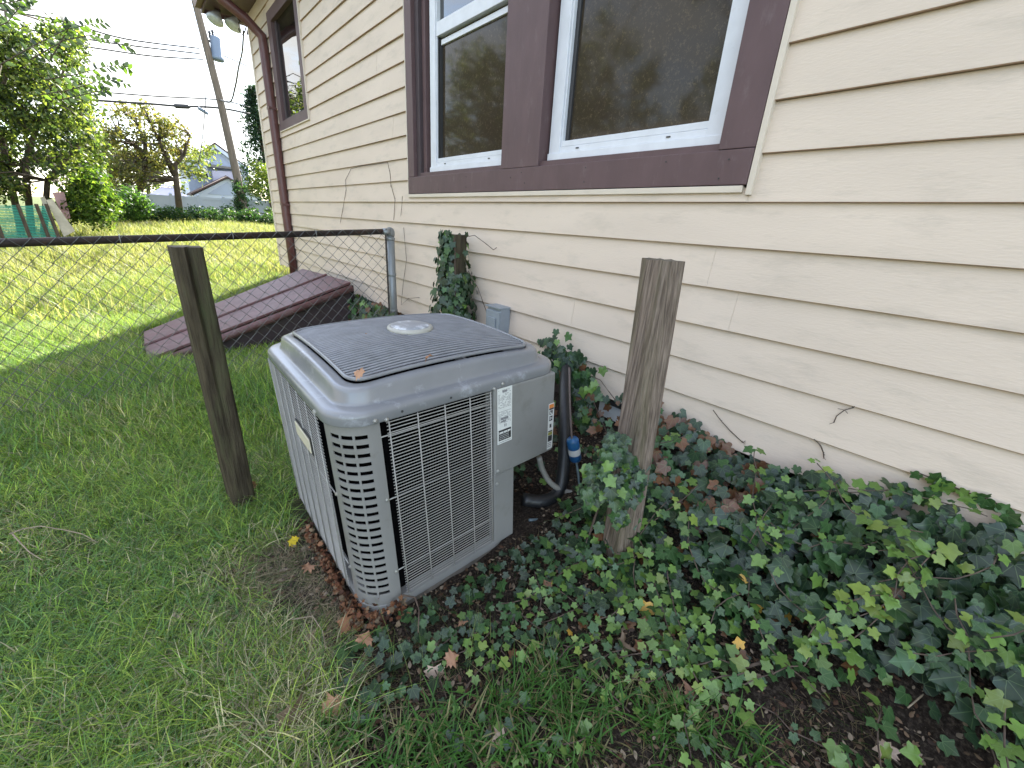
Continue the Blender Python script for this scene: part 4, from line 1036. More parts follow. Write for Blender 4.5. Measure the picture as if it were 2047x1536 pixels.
def samp_near(N):
    x = rng.uniform(-2.6, 1.9, N*2); y = rng.uniform(.35, 5.2, N*2)
    k = in_view(x, y) & (rng.random(N*2) < grassy(x, y)*(.55+.45*np.clip(vn(x, y, 2.1, 2.)+.6, 0, 1))) & ~((x > .33) & (x < 1.45) & (y > 1.17) & (y < 2.2))
    k &= (rng.random(N*2) < np.clip(2.6/np.hypot(x, y)**1.3, .25, 1))
    return x[k], y[k], .65+.55*np.clip(vn(x[k], y[k], 1.7, 7.)+.5, 0, 1.2)
blades('lawn_grass', 215000, samp_near, (.05, .165), (.0026, .0066), gcol, lean=(.4, 1.8), seg=3)
def samp_mid(N):
    x = rng.uniform(-5.5, 2.2, N*2); y = 3.0+rng.random(N*2)**1.05*8.5
    k = in_view(x, y) & ~((x > -.2) & (y > 5.35) & (y < 7.0) & (x < 2.3)); return x[k], y[k], .7+.6*np.clip(vn(x[k], y[k], 1.2, 7.)+.5, 0, 1.2)
def gcol2(x, y, N):
    c_ = gcol(x, y, N); k = np.clip((y-5)/4, 0, 1)[:, None]; warm = np.array([.185,.22,.07])
    return c_*(1-.55*k)+warm*.55*k*rng.uniform(.7, 1.3, (N, 1))
blades('lawn_grass', 170000, samp_mid, (.08, .20), (.005, .010), gcol2, lean=(.3, 1.2), seg=2)
def samp_far(N):
    y = 7.5+rng.random(N)**1.2*27; x = rng.uniform(-.62, .36, N)*y*1.05; k = (in_view(x, y) | (x > -6)) & (rng.random(N) < np.clip((y-7.5)/6, .03, 1)) & (x < np.where(y < 10.4, 2.1, 99))
    return x[k], y[k], .8+.5*np.clip(vn(x[k], y[k], .6, 3.)+.4, 0, 1.2)
def gcol3(x, y, N):
    c_ = np.where(rng.random((N, 1)) < .4, np.array([.155,.185,.055]), np.array([.27,.26,.13])); return c_*rng.uniform(.7, 1.3, (N, 1))
blades('tall_grass', 170000, samp_far, (.14, .30), (.012, .024), gcol3, lean=(.2, .9), seg=2)
# coarse grass tufts near the bottom edge
def samp_tuft(N):
    cs = [(.72,.62),(.80,.52),(.92,.42),(.62,.66),(.50,.60),(.42,.72),(.36,.62),(.98,.30),(1.06,.22),(.28,.74),(.86,.66),(.75,.42),(.6,.5),(.2,.9),(1.15,.08)]
    c_ = np.array(cs)[rng.integers(0, len(cs), N)]; x = c_[:, 0]+rng.normal(0, .045, N); y = c_[:, 1]+rng.normal(0, .04, N); return x, y, np.ones(N)
def gcolt(x, y, N): return np.where(rng.random((N, 1)) < .8, np.array([.06,.15,.03]), np.array([.22,.2,.1]))*rng.uniform(.7, 1.3, (N, 1))
blades('coarse_grass', 1500, samp_tuft, (.05, .13), (.005, .010), gcolt, lean=(.4, 1.4), seg=4)
def samp_thin(N):
    x = rng.uniform(-.15, 1.6, N); y = rng.uniform(-.2, 2.1, N); k = (grassy(x, y) < .7) & ~((x > .34) & (y > 1.17)) & (rng.random(N) < .25+.75*(vn(x, y, 3., 5.) > .1)); return x[k], y[k], np.ones(k.sum())
blades('dry_grass', 19000, samp_thin, (.02, .06), (.0015, .003), lambda x, y, N: np.where(rng.random((N, 1)) < .62, np.array([.24,.19,.12]), np.array([.06,.12,.03]))*rng.uniform(.5, 1.2, (N, 1)), lean=(.9, 2.2), seg=2)
blades('dry_grass', 5200, lambda N: (rng.uniform(.0, .34, N), rng.uniform(1.0, 1.95, N), np.ones(N)), (.03, .09), (.0015, .0035), lambda x, y, N: np.where(rng.random((N, 1)) < .7, np.array([.34,.28,.19]), np.array([.09,.15,.04]))*rng.uniform(.4, 1.2, (N, 1)), lean=(1.0, 2.4), seg=2)
blades('seedhead_grass', 60, lambda N: (rng.uniform(.2, .9, N), rng.uniform(.55, 1.05, N), np.ones(N)), (.16, .36), (.0018, .003), lambda x, y, N: np.tile(np.array([.14,.18,.06]), (N, 1)), lean=(.1, .5), seg=4)

# ------------------------------------------------------------------ litter
NL = 15000
x = rng.uniform(-.05, 2.15, NL); y = rng.uniform(-.7, 2.0, NL)
k = (grassy(x, y) < .85) & ~((x > .36) & (x < 1.4) & (y > 1.2) & (y < 2.2)); x, y = x[k], y[k]
pos = np.stack([x, y, GZ(x, y)+rng.uniform(.002, .014, len(x))], 1)
nr = np.stack([rng.normal(0, .45, len(x)), rng.normal(0, .45, len(x)), np.ones(len(x))], 1); hd = np.stack([rng.normal(0, 1, len(x)), rng.normal(0, 1, len(x)), np.zeros(len(x))], 1)
base = np.array([[.10,.055,.035], [.17,.115,.075], [.06,.042,.032], [.24,.19,.14]])[rng.integers(0, 4, len(x))]*rng.uniform(.6, 1.2, (len(x), 1))
leaf_field('leaf_litter', 'oval', pos, nr, hd, rng.uniform(.006, .028, len(x)), base, M_['dryleaf'], kind='stuff', cup=.8, fold=-.3)
# rusty brown crumbs heaped along the condenser's left side and front corner
pos, sz = [], []
for _ in range(900):
    t_ = random.random()
    if t_ < .72: v_ = random.uniform(.02, .72); q = A(Vector((-.028+random.gauss(0,.012), v_, 0))); zz = abs(random.gauss(0, .03))+.01
    else: s_ = random.uniform(0, LA); c_ = corner_pt(s_, 0, -.03+random.gauss(0,.02)); q = A(Vector(c_)); zz = abs(random.gauss(0,.035))+.01
    pos.append((q.x, q.y, gz(q.x, q.y)+zz))
pos = np.array(pos); N = len(pos)
leaf_field('leaf_crumbs', 'maple', pos, rng.normal(0, 1, (N, 3))+np.array([-.5,-.5,1]), rng.normal(0, 1, (N, 3)), rng.uniform(.008, .022, N), np.array([[.15,.060,.032],[.24,.12,.065],[.06,.028,.018],[.19,.14,.09]])[rng.integers(0, 4, N)]*rng.uniform(.6,1.2,(N,1)), M_['dryleaf'], kind='stuff', cup=.6)
DL = leaf_meshes('maple', [(.42,.24,.15), (.30,.15,.08), (.22,.16,.11), (.55,.42,.34), (.60,.45,.03), (.16,.09,.06)], M_['dryleaf'], 'fallen_leaf', 3, curls=(0,.5,-.5,.9), crumple=.05, cup=.8)
fallen = [((868,1333),.07,3,'pinkish curled dry leaf lying in the ivy before the condenser',0),((893,1322),.05,0,'tan curled leaf touching the pinkish leaf before the condenser',0),
 ((577,1085),.05,4,'bright yellow fallen leaf in the grass beside the condenser',0),((725,748),.036,0,'tan crumpled leaf near the front edge of the condenser top grille',1.0),
 ((857,713),.028,1,'small brown curled leaf near the middle of the condenser top grille',1.01),((735,668),.020,1,'tiny brown leaf left of the round cap on the grille',1.0),
 ((343,1232),.05,3,'pale grey papery leaf lying alone in the lawn',0),((1240,1275),.06,2,'tan ragged leaf on bare soil below the ivy',0),((650,1430),.07,0,'curled amber leaf among the stalks below the front corner',0),
 ((610,1440),.09,2,'large grey brown withered leaf near the bottom of the bare patch',0),((725,1290),.06,0,'rolled tan leaf below the slotted corner panel',0),((700,1250),.06,1,'rust coloured leaf leaning on the condenser base corner',0),
 ((627,1268),.07,2,'grey brown withered leaf in the thatch left of the ivy',0),((1375,1395),.06,5,'dark brown leaf lying flat on the soil near the grass tufts',0),((930,1245),.04,0,'orange brown leaf scrap under the front wire guard',0),
 ((1195,785),.07,0,'curled tan leaf caught above the white box lid',.42),((1438,940),.06,1,'rust brown leaf lodged in the ivy right of the grey post',.32),((1500,1020),.06,1,'brown leaf dangling in the upper ivy bed',.30),
 ((1790,985),.05,4,'golden leaf at the end of a pale twig by the siding',.42),((1960,1075),.06,4,'yellow brown leaf near the right end of the ivy bed',.40),((1330,1280),.08,5,'dark rust leaf under the small ivy shoots',.02),
 ((1965,1330),.05,4,'orange leaf in the shadowed ivy at lower right',.15),((616,1140),.05,0,'tan leaf in the grass by the left guard',0),((1010,1470),.05,3,'pale leaf scrap near the bottom tufts of coarse grass',0),((480,1480),.045,3,'small white leaf curl in the lawn at the bottom',0),
 ((1780,1515),.05,3,'pale leaf scrap on the bare soil at lower right',.05),((1195,1140),.045,1,'brown leaf among dark ivy right of the guard',.02),((500,965),.05,1,'brown leaf at the foot of the dark timber post',.02)]
for (u, v), s, ci, lab_, z in fallen:
    zz = z if z else 0.0
    q = at_z(u, v, zz+.02)
    if not z: q = at_z(u, v, gz(q.x, q.y)+.03)
    nr_ = np.array([random.gauss(-.2,.35), random.gauss(-.4,.35), 1]); place_leaf('fallen_leaf', random.choice(DL[ci]), q, nr_, np.array([random.gauss(0,1), random.gauss(0,1), 0]), s, label=lab_, cat='leaf', group='fallen leaves')

# twigs
for lab_, path_, r_, z in [
 ('pale dry twig arching over the lawn at the left edge', [(18,1068),(45,1058),(80,1052),(130,1060),(165,1068),(195,1085)], .003, .09),
 ('short forked pale twig lying in the lawn', [(25,1068),(40,1085),(60,1105),(85,1120)], .003, .06),
 ('thin vine runner stretched across the soil towards the ivy', [(1225,1180),(1260,1225),(1300,1265),(1345,1290)], .004, .03),
 ('brown stick lying under the ivy leaves near the lower bed', [(1490,1335),(1540,1318),(1580,1300),(1612,1282)], .006, .06),
 ('bare brown vine stem winding to the bottom of the bed', [(1680,1350),(1700,1400),(1735,1440),(1740,1470),(1770,1505),(1800,1530)], .006, .04),
 ('pale twig leaning across the lower right of the ivy', [(1905,1335),(1880,1360),(1850,1385),(1815,1415)], .004, .12),
 ('long pale tendril looping over the upper ivy bed', [(1585,1020),(1600,995),(1625,982),(1660,990),(1700,992),(1750,985),(1790,980)], .003, .36),
 ('straight pale stalk standing in the ivy bed', [(1410,1175),(1430,1140),(1450,1110),(1475,1075)], .003, .14),
 ('bent dry stem arching before the front corner of the condenser', [(805,1190),(830,1195),(838,1220),(836,1265)], .004, .10),
 ('pale bent straw on the bare soil left of the ivy', [(575,1240),(625,1232),(645,1262),(652,1300)], .003, .03)]:
    P_ = [at_z(u, v, z) for u, v in path_]; P_ = [Vector((p.x, p.y, p.z)) for p in P_]
    mb = MB(); mb.tube(P_, [r_*(1-.6*i/len(P_)) for i in range(len(P_))], 6); mb.build('twig', M_['twig'] if 'pale' in lab_ else M_['twigdark'], label=lab_, cat='twig', smooth=True)

# ------------------------------------------------------------------ trees
LP = {}
def foliage(name, centers, radii, per, size, cols, m, parent, flat=1.0):
    pos, nr = [], []
    C_ = np.array(centers); R_ = np.array(radii)
    N = len(C_)*per; d_ = rng.normal(0, 1, (N, 3)); d_ /= np.linalg.norm(d_, axis=1, keepdims=True)
    r_ = rng.random(N)**.45; pos = np.repeat(C_, per, 0)+d_*(r_*np.repeat(R_, per))[:, None]*np.array([1, 1, flat])
    nrm = d_+rng.normal(0, .7, (N, 3)); hd = rng.normal(0, 1, (N, 3)); hd[:, 2] -= .5
    sz = rng.uniform(size[0], size[1], N); col = np.array(cols)[rng.integers(0, len(cols), N)]*rng.uniform(.7, 1.35, (N, 1))
    P = np.array([(0,0,0),(.5,.27,.05),(1,0,-.08),(.5,-.27,.05)]); h, s, n_ = basis(nrm, hd)
    V = pos[:, None, :]+sz[:, None, None]*(P[None, :, 0:1]*h[:, None]+P[None, :, 1:2]*s[:, None]+P[None, :, 2:3]*n_[:, None])
    Fq = np.array([[0,1,2,3]])+(np.arange(N)*4)[:, None]
    me = fast_mesh(name, V.reshape(-1, 3), [Fq], m, np.repeat(np.concatenate([col, np.ones((N, 1))], 1), 4, 0))
    o = link(name, me, None, kind='stuff'); o.parent = parent; o.matrix_parent_inverse = Matrix.Translation(parent.location).inverted(); return o
def tree(loc, trunks, centers, radii, per, size, cols, label, r0=.12, cat='tree', name='tree', flat=1.0, twigs=1):
    t = empty(name, loc, label, cat); mb = MB(); loc = Vector(loc); tips = []
    for path in trunks:
        P_ = [Vector(p) for p in path]; n = len(P_); mb.tube(P_, [r0*(1-.75*i/(n-1)) for i in range(n)], 8); tips += P_[1:]
    if trunks:
        o = mb.build('trunk', M_['bark'], None, smooth=True); o.parent = t; o.matrix_parent_inverse = Matrix.Translation(t.location).inverted()
        mb = MB()
        for c in centers:
            c = Vector(c); b_ = min(tips, key=lambda q: (q-c).length + max(0, q.z-c.z)*1.5); mid = b_.lerp(c, .5)+Vector((random.gauss(0,.1), random.gauss(0,.1), random.gauss(.1,.1)))*(c-b_).length*.5
            rr = r0*.28; mb.tube([b_, mid, c], [rr, rr*.6, rr*.2], 5)
            for _ in range(3*twigs):
                e_ = c+Vector((random.gauss(0,1), random.gauss(0,1), random.gauss(0,1))).normalized()*radii[0]*.8; mb.tube([mid.lerp(c, random.random()), e_], [rr*.25, rr*.08], 4)
        o = mb.build('limb', M_['bark'], None, kind='stuff'); o.parent = t; o.matrix_parent_inverse = Matrix.Translation(t.location).inverted()
    foliage('crown', centers, radii, per, size, cols, M_['leaf'], t, flat); return t
def pix_centers(shape, y0, y1, n, seed=0):
    """cluster centres inside a picture-region outline measured from the photograph, spread over a depth range"""
    out = []
    xs_ = [p[0] for p in shape]; ys_ = [p[1] for p in shape]
    def inside(u, v):
        c = False; j = len(shape)-1
        for i in range(len(shape)):
            (xi, yi), (xj, yj) = shape[i], shape[j]
            if (yi > v) != (yj > v) and u < (xj-xi)*(v-yi)/(yj-yi)+xi: c = not c
            j = i
        return c
    while len(out) < n:
        u, v = random.uniform(min(xs_), max(xs_)), random.uniform(min(ys_), max(ys_))
        if inside(u, v): out.append(tuple(at_y(u, v, random.uniform(y0, y1))))
    return out
GB = [(.055,.085,.028),(.095,.135,.035),(.20,.23,.06),(.025,.042,.018)]
# big bushy tree at the left
b0 = at_y(55, 420, 18)
zb_ = gz(b0.x, 18)
tr = [[(b0.x-.1, 18, zb_-.1), at_y(50, 330, 17.9), at_y(75, 250, 17.6), at_y(110, 190, 17.4), at_y(135, 120, 17.2)],
      [(b0.x-.3, 18.1, zb_-.1), at_y(15, 330, 18), at_y(-10, 230, 17.9), at_y(20, 120, 17.6), at_y(10, 20, 17.6)],
      [(b0.x+.1, 18, zb_-.1), at_y(95, 360, 17.6), at_y(150, 300, 17.2), at_y(180, 260, 17.0)]]
cen = pix_centers([(-150,20),(-20,60),(60,50),(140,45),(165,110),(185,180),(190,250),(225,320),(215,385),(140,395),(95,350),(60,385),(-150,395)], 16.0, 20.5, 230)
tree((b0.x, 18, zb_), tr, cen, [random.uniform(.2, .48) for _ in cen], 125, (.075, .15), GB, 'large sunlit bushy tree leaning over the green mesh fence', .08)
# overhanging sprays with countable leaves: belongs to a second tree with arching twigs
b0 = at_y(55, 420, 12.5)
t2 = empty('tree', (b0.x-.6, 10.5, gz(-2, 10.5)), 'slender tree with arching sprays of oval leaves against the sky', 'tree')
OV = leaf_meshes('oval', [(.045,.07,.04), (.09,.15,.03), (.035,.05,.05)], M_['leaf'], 'leaf', 3, fold=.4)
mb = MB(); cnt = 0
mb.tube([(b0.x-.9, 10.5, gz(-2, 10.5)-.1), at_y(-30, 300, 10.4), at_y(-20, 200, 10.3), at_y(0, 130, 10.2)], [.05, .04, .03, .02], 8)
for path_ in [[(0,130),(70,90),(130,60),(175,50),(212,45)],[(60,120),(130,80),(185,70),(230,85),(265,98)],[(90,160),(150,150),(205,135),(240,130),(262,140)],[(80,190),(140,180),(190,165),(225,160),(258,170)],
              [(-20,10),(20,5),(50,0),(70,8)],[(-20,60),(15,45),(35,20),(48,5)],[(100,120),(130,70),(140,50),(120,40)],[(120,200),(165,190),(200,182),(215,180)]]:
    P_ = [at_y(u, v, 10.2+.1*random.random()) for u, v in path_]; mb.tube(P_, [.008, .006, .005, .004, .002][:len(P_)], 5)
    for i in range(len(P_)-1):
        for k in range(8):
            if cnt >= 295: break
            q = P_[i].lerp(P_[i+1], k/8); dr = (P_[i+1]-P_[i]).normalized()
            sdv = dr.cross(Vector((.3,-1,.2))).normalized()*(1 if k % 2 else -1)
            hdv = dr*.6+sdv+Vector((random.gauss(0,.25), random.gauss(0,.25), random.gauss(0,.25)))
            place_leaf('leaf', random.choice(random.choice(OV)), q, np.array([.2+random.gauss(0,.4), -1+random.gauss(0,.4), .3+random.gauss(0,.4)]), np.array(hdv), random.uniform(.07, .12), t2); cnt += 1
o = mb.build('branch', M_['bark'], None, smooth=True); o.parent = t2; o.matrix_parent_inverse = Matrix.Translation(t2.location).inverted()
# shrub right of the boards
cen = pix_centers([(140,360),(200,340),(225,390),(215,440),(170,445),(130,430)], 16.5, 18.5, 50)
tree((cen[0][0], 17.5, gz(-1, 17.5)), [], cen, [random.uniform(.22,.42) for _ in cen], 110, (.08,.15), [(.06,.11,.02),(.12,.17,.03),(.03,.06,.015)], 'yellow green shrub at the edge of the lawn by the boards', cat='shrub', name='shrub')
# autumn tree
bb = at_y(352, 395, 29)
tr = [[(bb.x, 29, .8), at_y(352, 360, 29), at_y(350, 330, 29), at_y(368, 310, 29), at_y(380, 270, 29)], [at_y(350, 350, 29), at_y(330, 310, 29), at_y(318, 280, 29), at_y(300, 245, 29)],
      [(bb.x-1.9, 29, .8), at_y(292, 330, 29), at_y(290, 290, 29), at_y(275, 250, 29)], [at_y(292, 320, 29), at_y(270, 290, 29), at_y(240, 270, 29)]]
cen = pix_centers([(185,300),(200,245),(240,212),(290,208),(315,235),(350,240),(372,262),(376,290),(372,325),(360,340),(340,335),(310,370),(240,385),(190,370)], 27, 31, 150)
tree((bb.x, 29, gz(2, 29)), tr, cen, [random.uniform(.25,.5) for _ in cen], 36, (.11,.21), [(.125,.115,.04),(.10,.105,.035),(.165,.14,.05),(.07,.08,.03)], 'open autumn tree with thin ochre foliage left of the pale house', .16)
# hazier tree behind it
cen = pix_centers([(150,330),(180,260),(230,300),(410,300),(425,280),(415,350),(360,380),(150,390)], 36, 40, 60)
tree((cen[0][0], 38, .9), [[(1, 38, .8), (1.2, 38, 3), (1.5, 38, 5)]], cen, [random.uniform(.5,.9) for _ in cen], 50, (.2,.36), [(.10,.13,.05),(.15,.16,.06)], 'distant pale green tree behind the ochre one', .15)
# conifer by the house corner
tcon = empty('conifer', (at_y(520, 400, 30).x, 30, .9), 'dark drooping conifer beyond the far house corner', 'tree')
base_ = at_y(545, 400, 30); topc = at_y(505, 175, 30); mb = MB(); mb.tube([(base_.x, 30, .6), (topc.x*.5+base_.x*.5, 30, (topc.z+base_.z)/2), topc], [.2, .14, .03], 8); o = mb.build('trunk', M_['bark'], None); o.parent = tcon; o.matrix_parent_inverse = Matrix.Translation(tcon.location).inverted()
cen, rad = [], []
for i in range(34):
    t_ = i/34; c0 = Vector(topc).lerp(Vector((base_.x, 30, 2.0)), t_); L_ = .35+1.5*t_
    for k in range(7):
        a_ = random.uniform(0, 2*PI)
        for q in (.3, .6, .9): cen.append((c0.x+math.cos(a_)*L_*q*random.uniform(.8,1.3), c0.y+math.sin(a_)*L_*q, c0.z+.25*q*(1-q)-.35*q*q)); rad.append(.20)
foliage('crown', cen, rad, 15, (.09,.18), [(.012,.030,.022),(.02,.045,.028),(.03,.055,.03)], M_['leaf'], tcon, .45)
cen = pix_centers([(495,375),(500,330),(520,325),(550,345),(560,400),(510,390)], 27, 29, 26)
tree((cen[0][0], 28, .9), [], cen, [random.uniform(.25,.45) for _ in cen], 70, (.10,.18), [(.14,.19,.04),(.20,.22,.05),(.07,.11,.03)], 'yellow green shrubbery beyond the far house corner', cat='shrub', name='shrub')
# ivy hedge in front of the vinyl fence
cen = [(x_, 23.5+random.gauss(0,.3), gz(x_, 23.5)+random.uniform(.1, .55)) for x_ in np.arange(-1.2, 6.2, .07)]
hz_ = empty('ivy_hedge', (2, 23.5, .8), 'low ragged ivy hedge in front of the white vinyl fence', 'hedge')
foliage('crown', cen, [.26]*len(cen), 90, (.07,.14), [(.018,.045,.022),(.03,.07,.028),(.06,.10,.03)], M_['leaf'], hz_)
cen = pix_centers([(225,430),(235,395),(262,375),(290,395),(300,430)], 22, 23, 26)
tree((cen[0][0], 22.5, .8), [], cen, [random.uniform(.2,.34) for _ in cen], 110, (.07,.13), [(.03,.07,.02),(.05,.11,.025),(.08,.14,.03)], 'rounded green bush on the ivy hedge', cat='shrub', name='shrub')

# ------------------------------------------------------------------ utility pole and lines
pb, pm, ptp = at_y(493, 440, 26), at_y(440, 200, 26), at_y(384, -20, 26)
up_ = empty('utility_pole', (pb.x, 26, gz(pb.x, 26)), 'leaning wooden utility pole carrying a transformer', 'utility pole')
mb = MB(); mb.tube([pb+(pb-pm)*.12, pb, pm, ptp, ptp+(ptp-pm)*.3], [.19, .185, .155, .135, .12], 14); mb.build('shaft', M_['pole'], up_, smooth=True)
ta, tb = at_y(431, 74, 26), at_y(436, 122, 26); ax = (tb-ta).normalized(); Lt = (tb-ta).length; rt_ = (at_y(442, 98, 26)-at_y(420, 98, 26)).length/2*1.05
mb = MB(); mb.lathe(ta, ax, [(rt_*.7,0),(rt_,.06),(rt_,Lt-.14),(rt_*1.06,Lt-.13),(rt_*1.06,Lt-.06),(rt_*.96,Lt)], 20); tf = mb.build('transformer', M_['trafo'], up_, smooth=True)
for u, v in [(418, 62), (424, 60)]:
    a2 = at_y(u, v, 26); mb = MB(); mb.lathe(a2+Vector((0,0,.0)), (0,0,-1), [(.04,0),(.06,.08),(.04,.12),(.06,.2),(.04,.3)], 10); mb.build('bushing', M_['line'], tf)
for v in (84, 112):
    mb = MB(); mb.tube([at_y(410, v-4, 26), at_y(424, v, 26)], .05, 6); mb.build('bracket', M_['line'], up_)
lines = [('upper power line reaching the pole from the left, topmost', [(-60,10),(120,42),(250,78),(398,97)], .026), ('second upper power line below the topmost wire', [(-60,40),(170,78),(250,90),(402,108)], .026),
  ('third upper power line meeting the pole beside the transformer', [(-60,62),(180,95),(300,112),(406,119)], .026), ('upper wire leaving the pole to the right past the transformer', [(410,100),(452,114),(500,135)], .022),
  ('lower thin telephone line above the thick cable', [(-60,160),(130,178),(300,192),(436,200),(500,215)], .026), ('thick black telephone cable with a splice case', [(-60,180),(134,197),(300,208),(350,212),(436,216),(500,228)], .042),
  ('loose service cable drooping beside the pole', [(487,62),(484,105),(477,135),(470,175),(460,204),(440,200)], .04), ('thin guy wire dropping down along the pole', [(412,125),(411,200),(403,290),(395,330)], .02)]
for lab_, path_, r_ in lines:
    P_ = [at_y(u, v, 26-.15 if 'guy' in lab_ else (26 if 'service' not in lab_ else 22)) for u, v in path_]
    if 'service' in lab_: P_ = [at_y(u, v, y) for (u, v), y in zip(path_, (10.5, 12, 15, 19, 23, 25.9))]; rr = [.014,.018,.022,.028,.032,.036]
    else: rr = r_
    # smooth
    out = []
    for i in range(len(P_)-1):
        p0, p1, p2, p3 = P_[max(i-1,0)], P_[i], P_[i+1], P_[min(i+2, len(P_)-1)]
        for k in range(6):
            t_ = k/6; out.append(.5*((2*p1)+(p2-p0)*t_+(2*p0-5*p1+4*p2-p3)*t_*t_+(-p0+3*p1-3*p2+p3)*t_**3))
    out.append(P_[-1]); r2 = rr if not isinstance(rr, list) else list(np.interp(np.linspace(0, 5, len(out)), range(6), rr))
    mb = MB(); mb.tube(out, r2, 6); o = mb.build('power_line', M_['line'], label=lab_, cat='cable', group='overhead lines', smooth=True)
    if 'splice' in lab_:
        mb = MB(); mb.tube([at_y(346,211,26), at_y(351,212.5,26), at_y(376,213.5,26), at_y(381,214,26)], [.03,.09,.09,.03], 10); mb.build('splice_case', M_['line'], o, smooth=True)
mb = MB(); mb.tube([at_y(396,216,25.9), at_y(416,228,25.9)], .07, 8); mb.build('cable_box', M_['trafo'], label='small grey cable box hanging on the line beside the pole', cat='cable box')
cen = [tuple(pb.lerp(pm, t_)+Vector((random.gauss(0,.12*(1-t_)+.05), random.gauss(0,.15), random.gauss(0,.1)))) for t_ in np.linspace(-.05, .34, 40)]+[(pb.x+random.gauss(0,.5), 25.6+random.gauss(0,.3), gz(5, 26)+random.uniform(0,.7)) for _ in range(26)]
pi_ = empty('ivy_plant', (pb.x, 25.9, .9), 'ivy swathing the foot of the utility pole', 'ivy'); foliage('foliage', cen, [.22]*len(cen), 70, (.08,.15), [(.02,.05,.025),(.035,.08,.03),(.05,.09,.03)], M_['leaf'], pi_)

# ------------------------------------------------------------------ white vinyl fence
vf = empty('vinyl_fence', (3, 32, .9), 'white vinyl privacy fence behind the ivy hedge', 'fence')
YV = 32; x0_ = at_y(170, 378, YV).x
zt1 = at_y(341, 390, YV).z; zt2 = at_y(544, 401, YV).z
def vz(x): return zt1+(x-at_y(341, 390, YV).x)*(zt2-zt1)/(at_y(544, 401, YV).x-at_y(341, 390, YV).x)
step_ = at_y(395, 392, YV).x-at_y(341, 390, YV).x
xf = at_y(341, 390, YV).x-3*step_
for i in range(9):
    xa = xf+i*step_; zz = vz(xa)
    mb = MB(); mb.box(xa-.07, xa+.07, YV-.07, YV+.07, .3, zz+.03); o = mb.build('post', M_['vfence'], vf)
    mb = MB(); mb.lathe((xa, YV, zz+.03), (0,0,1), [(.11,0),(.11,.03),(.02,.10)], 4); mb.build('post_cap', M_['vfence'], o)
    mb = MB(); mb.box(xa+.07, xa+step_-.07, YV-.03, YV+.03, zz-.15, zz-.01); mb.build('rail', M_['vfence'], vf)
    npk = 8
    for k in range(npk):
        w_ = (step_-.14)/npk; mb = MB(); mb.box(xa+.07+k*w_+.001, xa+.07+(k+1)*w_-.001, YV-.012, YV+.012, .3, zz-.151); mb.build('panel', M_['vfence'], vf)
# low dark wire fence by the pole
lf = empty('wire_fence', (6, 25, .9), 'low dark wire fence between the pole and the house corner', 'fence')
mb = MB(); mb.tube([at_y(495,426,25), at_y(560,428,25)], .03, 6); mb.build('rail', M_['line'], lf)
mb = MB(); q = at_y(500, 426, 25); mb.tube([(q.x, 25, .6), q], .03, 6); mb.build('post', M_['line'], lf)
cen = pix_centers([(530,425),(545,415),(560,420),(560,440),(525,440)], 24.5, 25.5, 12); shr = empty('shrub', (cen[0][0], 25, .9), 'straggly dark shrub on the low wire fence', 'shrub'); foliage('crown', cen, [.22]*12, 60, (.07,.13), [(.02,.04,.02),(.05,.08,.03)], M_['leaf'], shr)

# ------------------------------------------------------------------ pale neighbour house with two gables
nh = empty('neighbour_house', (6, 44, 0), 'pale blue white two storey house with a front gable dormer', 'house')
def face_poly(name, m, pix, y, depth, par=nh):
    mb = MB(); mb.prism([at_y(u, v, y) for u, v in pix], (0, depth, 0)); return mb.build(name, m, par)
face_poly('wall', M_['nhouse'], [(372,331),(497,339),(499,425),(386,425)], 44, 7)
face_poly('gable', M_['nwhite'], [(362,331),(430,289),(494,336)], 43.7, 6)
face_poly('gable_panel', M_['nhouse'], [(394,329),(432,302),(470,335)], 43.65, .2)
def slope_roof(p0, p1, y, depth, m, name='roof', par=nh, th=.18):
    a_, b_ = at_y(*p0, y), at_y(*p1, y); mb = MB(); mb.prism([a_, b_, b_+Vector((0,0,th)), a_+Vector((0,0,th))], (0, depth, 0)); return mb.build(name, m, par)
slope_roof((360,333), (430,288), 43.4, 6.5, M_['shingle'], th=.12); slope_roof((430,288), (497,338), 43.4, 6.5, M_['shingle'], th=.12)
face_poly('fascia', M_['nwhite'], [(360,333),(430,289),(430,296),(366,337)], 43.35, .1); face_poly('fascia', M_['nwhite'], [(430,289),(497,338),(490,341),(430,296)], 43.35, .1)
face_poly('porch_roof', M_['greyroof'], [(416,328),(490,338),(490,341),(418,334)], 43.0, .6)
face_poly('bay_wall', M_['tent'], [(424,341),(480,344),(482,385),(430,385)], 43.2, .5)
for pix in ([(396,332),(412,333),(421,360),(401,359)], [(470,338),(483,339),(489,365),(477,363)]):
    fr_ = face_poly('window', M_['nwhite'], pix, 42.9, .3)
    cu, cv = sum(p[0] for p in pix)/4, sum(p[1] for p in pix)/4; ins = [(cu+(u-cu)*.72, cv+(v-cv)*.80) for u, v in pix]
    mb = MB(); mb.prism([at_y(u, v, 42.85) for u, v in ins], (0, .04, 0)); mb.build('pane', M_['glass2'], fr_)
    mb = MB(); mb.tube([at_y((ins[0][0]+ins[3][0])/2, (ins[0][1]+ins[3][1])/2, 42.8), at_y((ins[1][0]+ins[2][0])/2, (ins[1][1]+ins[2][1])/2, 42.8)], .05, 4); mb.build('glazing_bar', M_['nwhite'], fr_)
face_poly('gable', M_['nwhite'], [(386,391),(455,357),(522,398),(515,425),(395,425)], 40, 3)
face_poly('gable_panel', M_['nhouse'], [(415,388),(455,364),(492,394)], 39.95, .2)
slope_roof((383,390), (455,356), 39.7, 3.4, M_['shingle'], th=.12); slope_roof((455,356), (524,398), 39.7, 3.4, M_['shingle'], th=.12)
face_poly('roof', M_['shingle'], [(386,389),(446,356),(455,356),(452,351),(430,361),(400,378)], 42, .4)
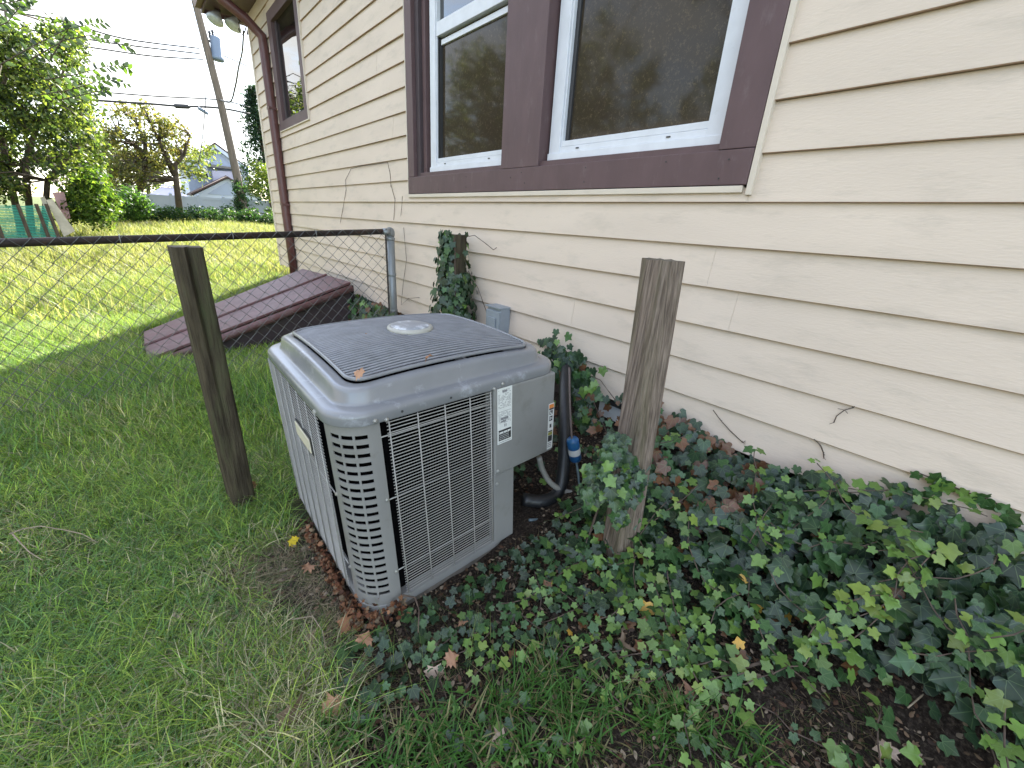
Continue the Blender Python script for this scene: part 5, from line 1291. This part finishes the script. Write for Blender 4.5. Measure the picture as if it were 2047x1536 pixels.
# white garden tent
gt = empty('garden_tent', (2, 35, 1), 'white peaked garden tent top showing over the fence', 'tent')
ap = at_y(333, 368, 35); c1 = at_y(292, 388, 35); c2 = at_y(380, 392, 35); hw = (c2.x-c1.x)/2; cxm = (c1.x+c2.x)/2; zl = c1.z-.1
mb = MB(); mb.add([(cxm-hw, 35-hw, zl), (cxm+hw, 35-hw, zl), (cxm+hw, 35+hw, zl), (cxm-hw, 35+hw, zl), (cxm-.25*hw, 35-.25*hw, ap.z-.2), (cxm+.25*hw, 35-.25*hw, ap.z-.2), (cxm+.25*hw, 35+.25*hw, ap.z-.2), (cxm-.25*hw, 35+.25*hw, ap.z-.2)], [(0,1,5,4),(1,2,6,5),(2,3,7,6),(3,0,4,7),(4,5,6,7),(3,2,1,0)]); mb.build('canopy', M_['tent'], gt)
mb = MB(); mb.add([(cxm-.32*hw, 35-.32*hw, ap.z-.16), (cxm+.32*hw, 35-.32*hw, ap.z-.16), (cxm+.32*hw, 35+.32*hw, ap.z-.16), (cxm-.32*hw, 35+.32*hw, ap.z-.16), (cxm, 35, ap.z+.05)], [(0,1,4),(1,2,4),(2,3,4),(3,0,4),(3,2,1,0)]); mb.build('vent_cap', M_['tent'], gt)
for sx_ in (-1, 1):
    for sy_ in (-1, 1): mb = MB(); mb.tube([(cxm+sx_*hw*.95, 35+sy_*hw*.95, .5), (cxm+sx_*hw*.95, 35+sy_*hw*.95, zl)], .04, 6); mb.build('leg', M_['white'], gt)

# ------------------------------------------------------------------ green mesh fence and leaning boards
gf = empty('mesh_fence', (-3, 16.5, .4), 'green plastic mesh fence under the big tree', 'fence')
def gfb(u, v): return at_y(u, v, 16.5)
for i, (ua, ub) in enumerate([(-90,-20),(-20,35),(35,72),(72,92)]):
    mb = MB(); lo = Vector((0,0,0))
    a_, b_, c_, d_ = gfb(ua, 412+.02*ua), gfb(ub-1, 411), gfb(ub+26, 478), gfb(ua+26, 480)
    nst = 22
    for k in range(nst):
        t_ = k/nst; t2_ = (k+.62)/nst
        mb.prism([a_.lerp(d_, t_), b_.lerp(c_, t_), b_.lerp(c_, t2_), a_.lerp(d_, t2_)], (0, .01, 0))
    mb.build('mesh_panel', M_['green'], gf, kind='stuff')
    mb = MB(); mb.tube([gfb(ub, 408), gfb(ub+28, 482)], .04, 6); mb.build('stake', M_['bark'], gf)
for lab_, m, pix in [('pale grey board leaning at the end of the green fence', 'palewood', [(92,400),(104,398),(150,462),(128,474)]), ('faded pink board leaning beside the pale board', 'pinkwood', [(104,385),(128,384),(141,436),(128,440)]),
                 ('narrow pale board propped behind the faded pink one', 'palewood', [(80,395),(88,392),(118,470),(112,474)])]:
    mb = MB(); mb.prism([at_y(u, v, 16.9 if 'pink' in lab_ else 16.6) for u, v in pix], (0, .06, 0)); mb.build('board', M_[m], label=lab_, cat='board')

# ------------------------------------------------------------------ what the near windows mirror: a neighbouring house and trees on the other side of the yard
rh = empty('side_neighbour_house', (-9, 5, 0), 'tan sided house with grey roof across the side yard', 'house')
mb = MB(); mb.box(-14, -8, -3, 14, -.4, 2.9); mb.build('wall', M_['tanhouse'], rh)
mb = MB(); mb.prism([(-7.5,-3.4,2.9),(-11,-3.4,5.4),(-14.5,-3.4,2.9)], (0,17.8,0)); mb.build('roof', M_['greyroof'], rh)
mb = MB(); mb.box(-7.62,-7.5,-3.4,14.4,2.75,2.895); mb.build('fascia', M_['vfence'], rh)
for i in range(12):
    mb = MB(); mb.box(-8.0,-7.975,-3,14,-.2+i*.25,-.2+i*.25+.235); mb.build('siding_board', M_['tanhouse'], rh)
for (tx, ty, th, rr, lab_) in [(-17,19,13,4.0,'tall broad green tree beside the tan house'),(-19,10,15,4.6,'tall green tree rising behind the tan house roof'),(-18,1,14,4.2,'green tree behind the tan house'),(-11.5,21,10,3.2,'green tree at the side yard boundary'),(-5.2,24,8.5,2.4,'green tree far back behind the bushy tree')]:
    cen = [(tx+random.gauss(0,rr*.5), ty+random.gauss(0,rr*.5), th*.58+random.gauss(0,th*.2)) for _ in range(80)]
    tree((tx, ty, 0), [[(tx,ty,-.3),(tx+.2,ty,th*.3),(tx,ty+.2,th*.6)]], cen, [random.uniform(.6,1.1) for _ in cen], 70, (.22,.42), GB, lab_, .25)
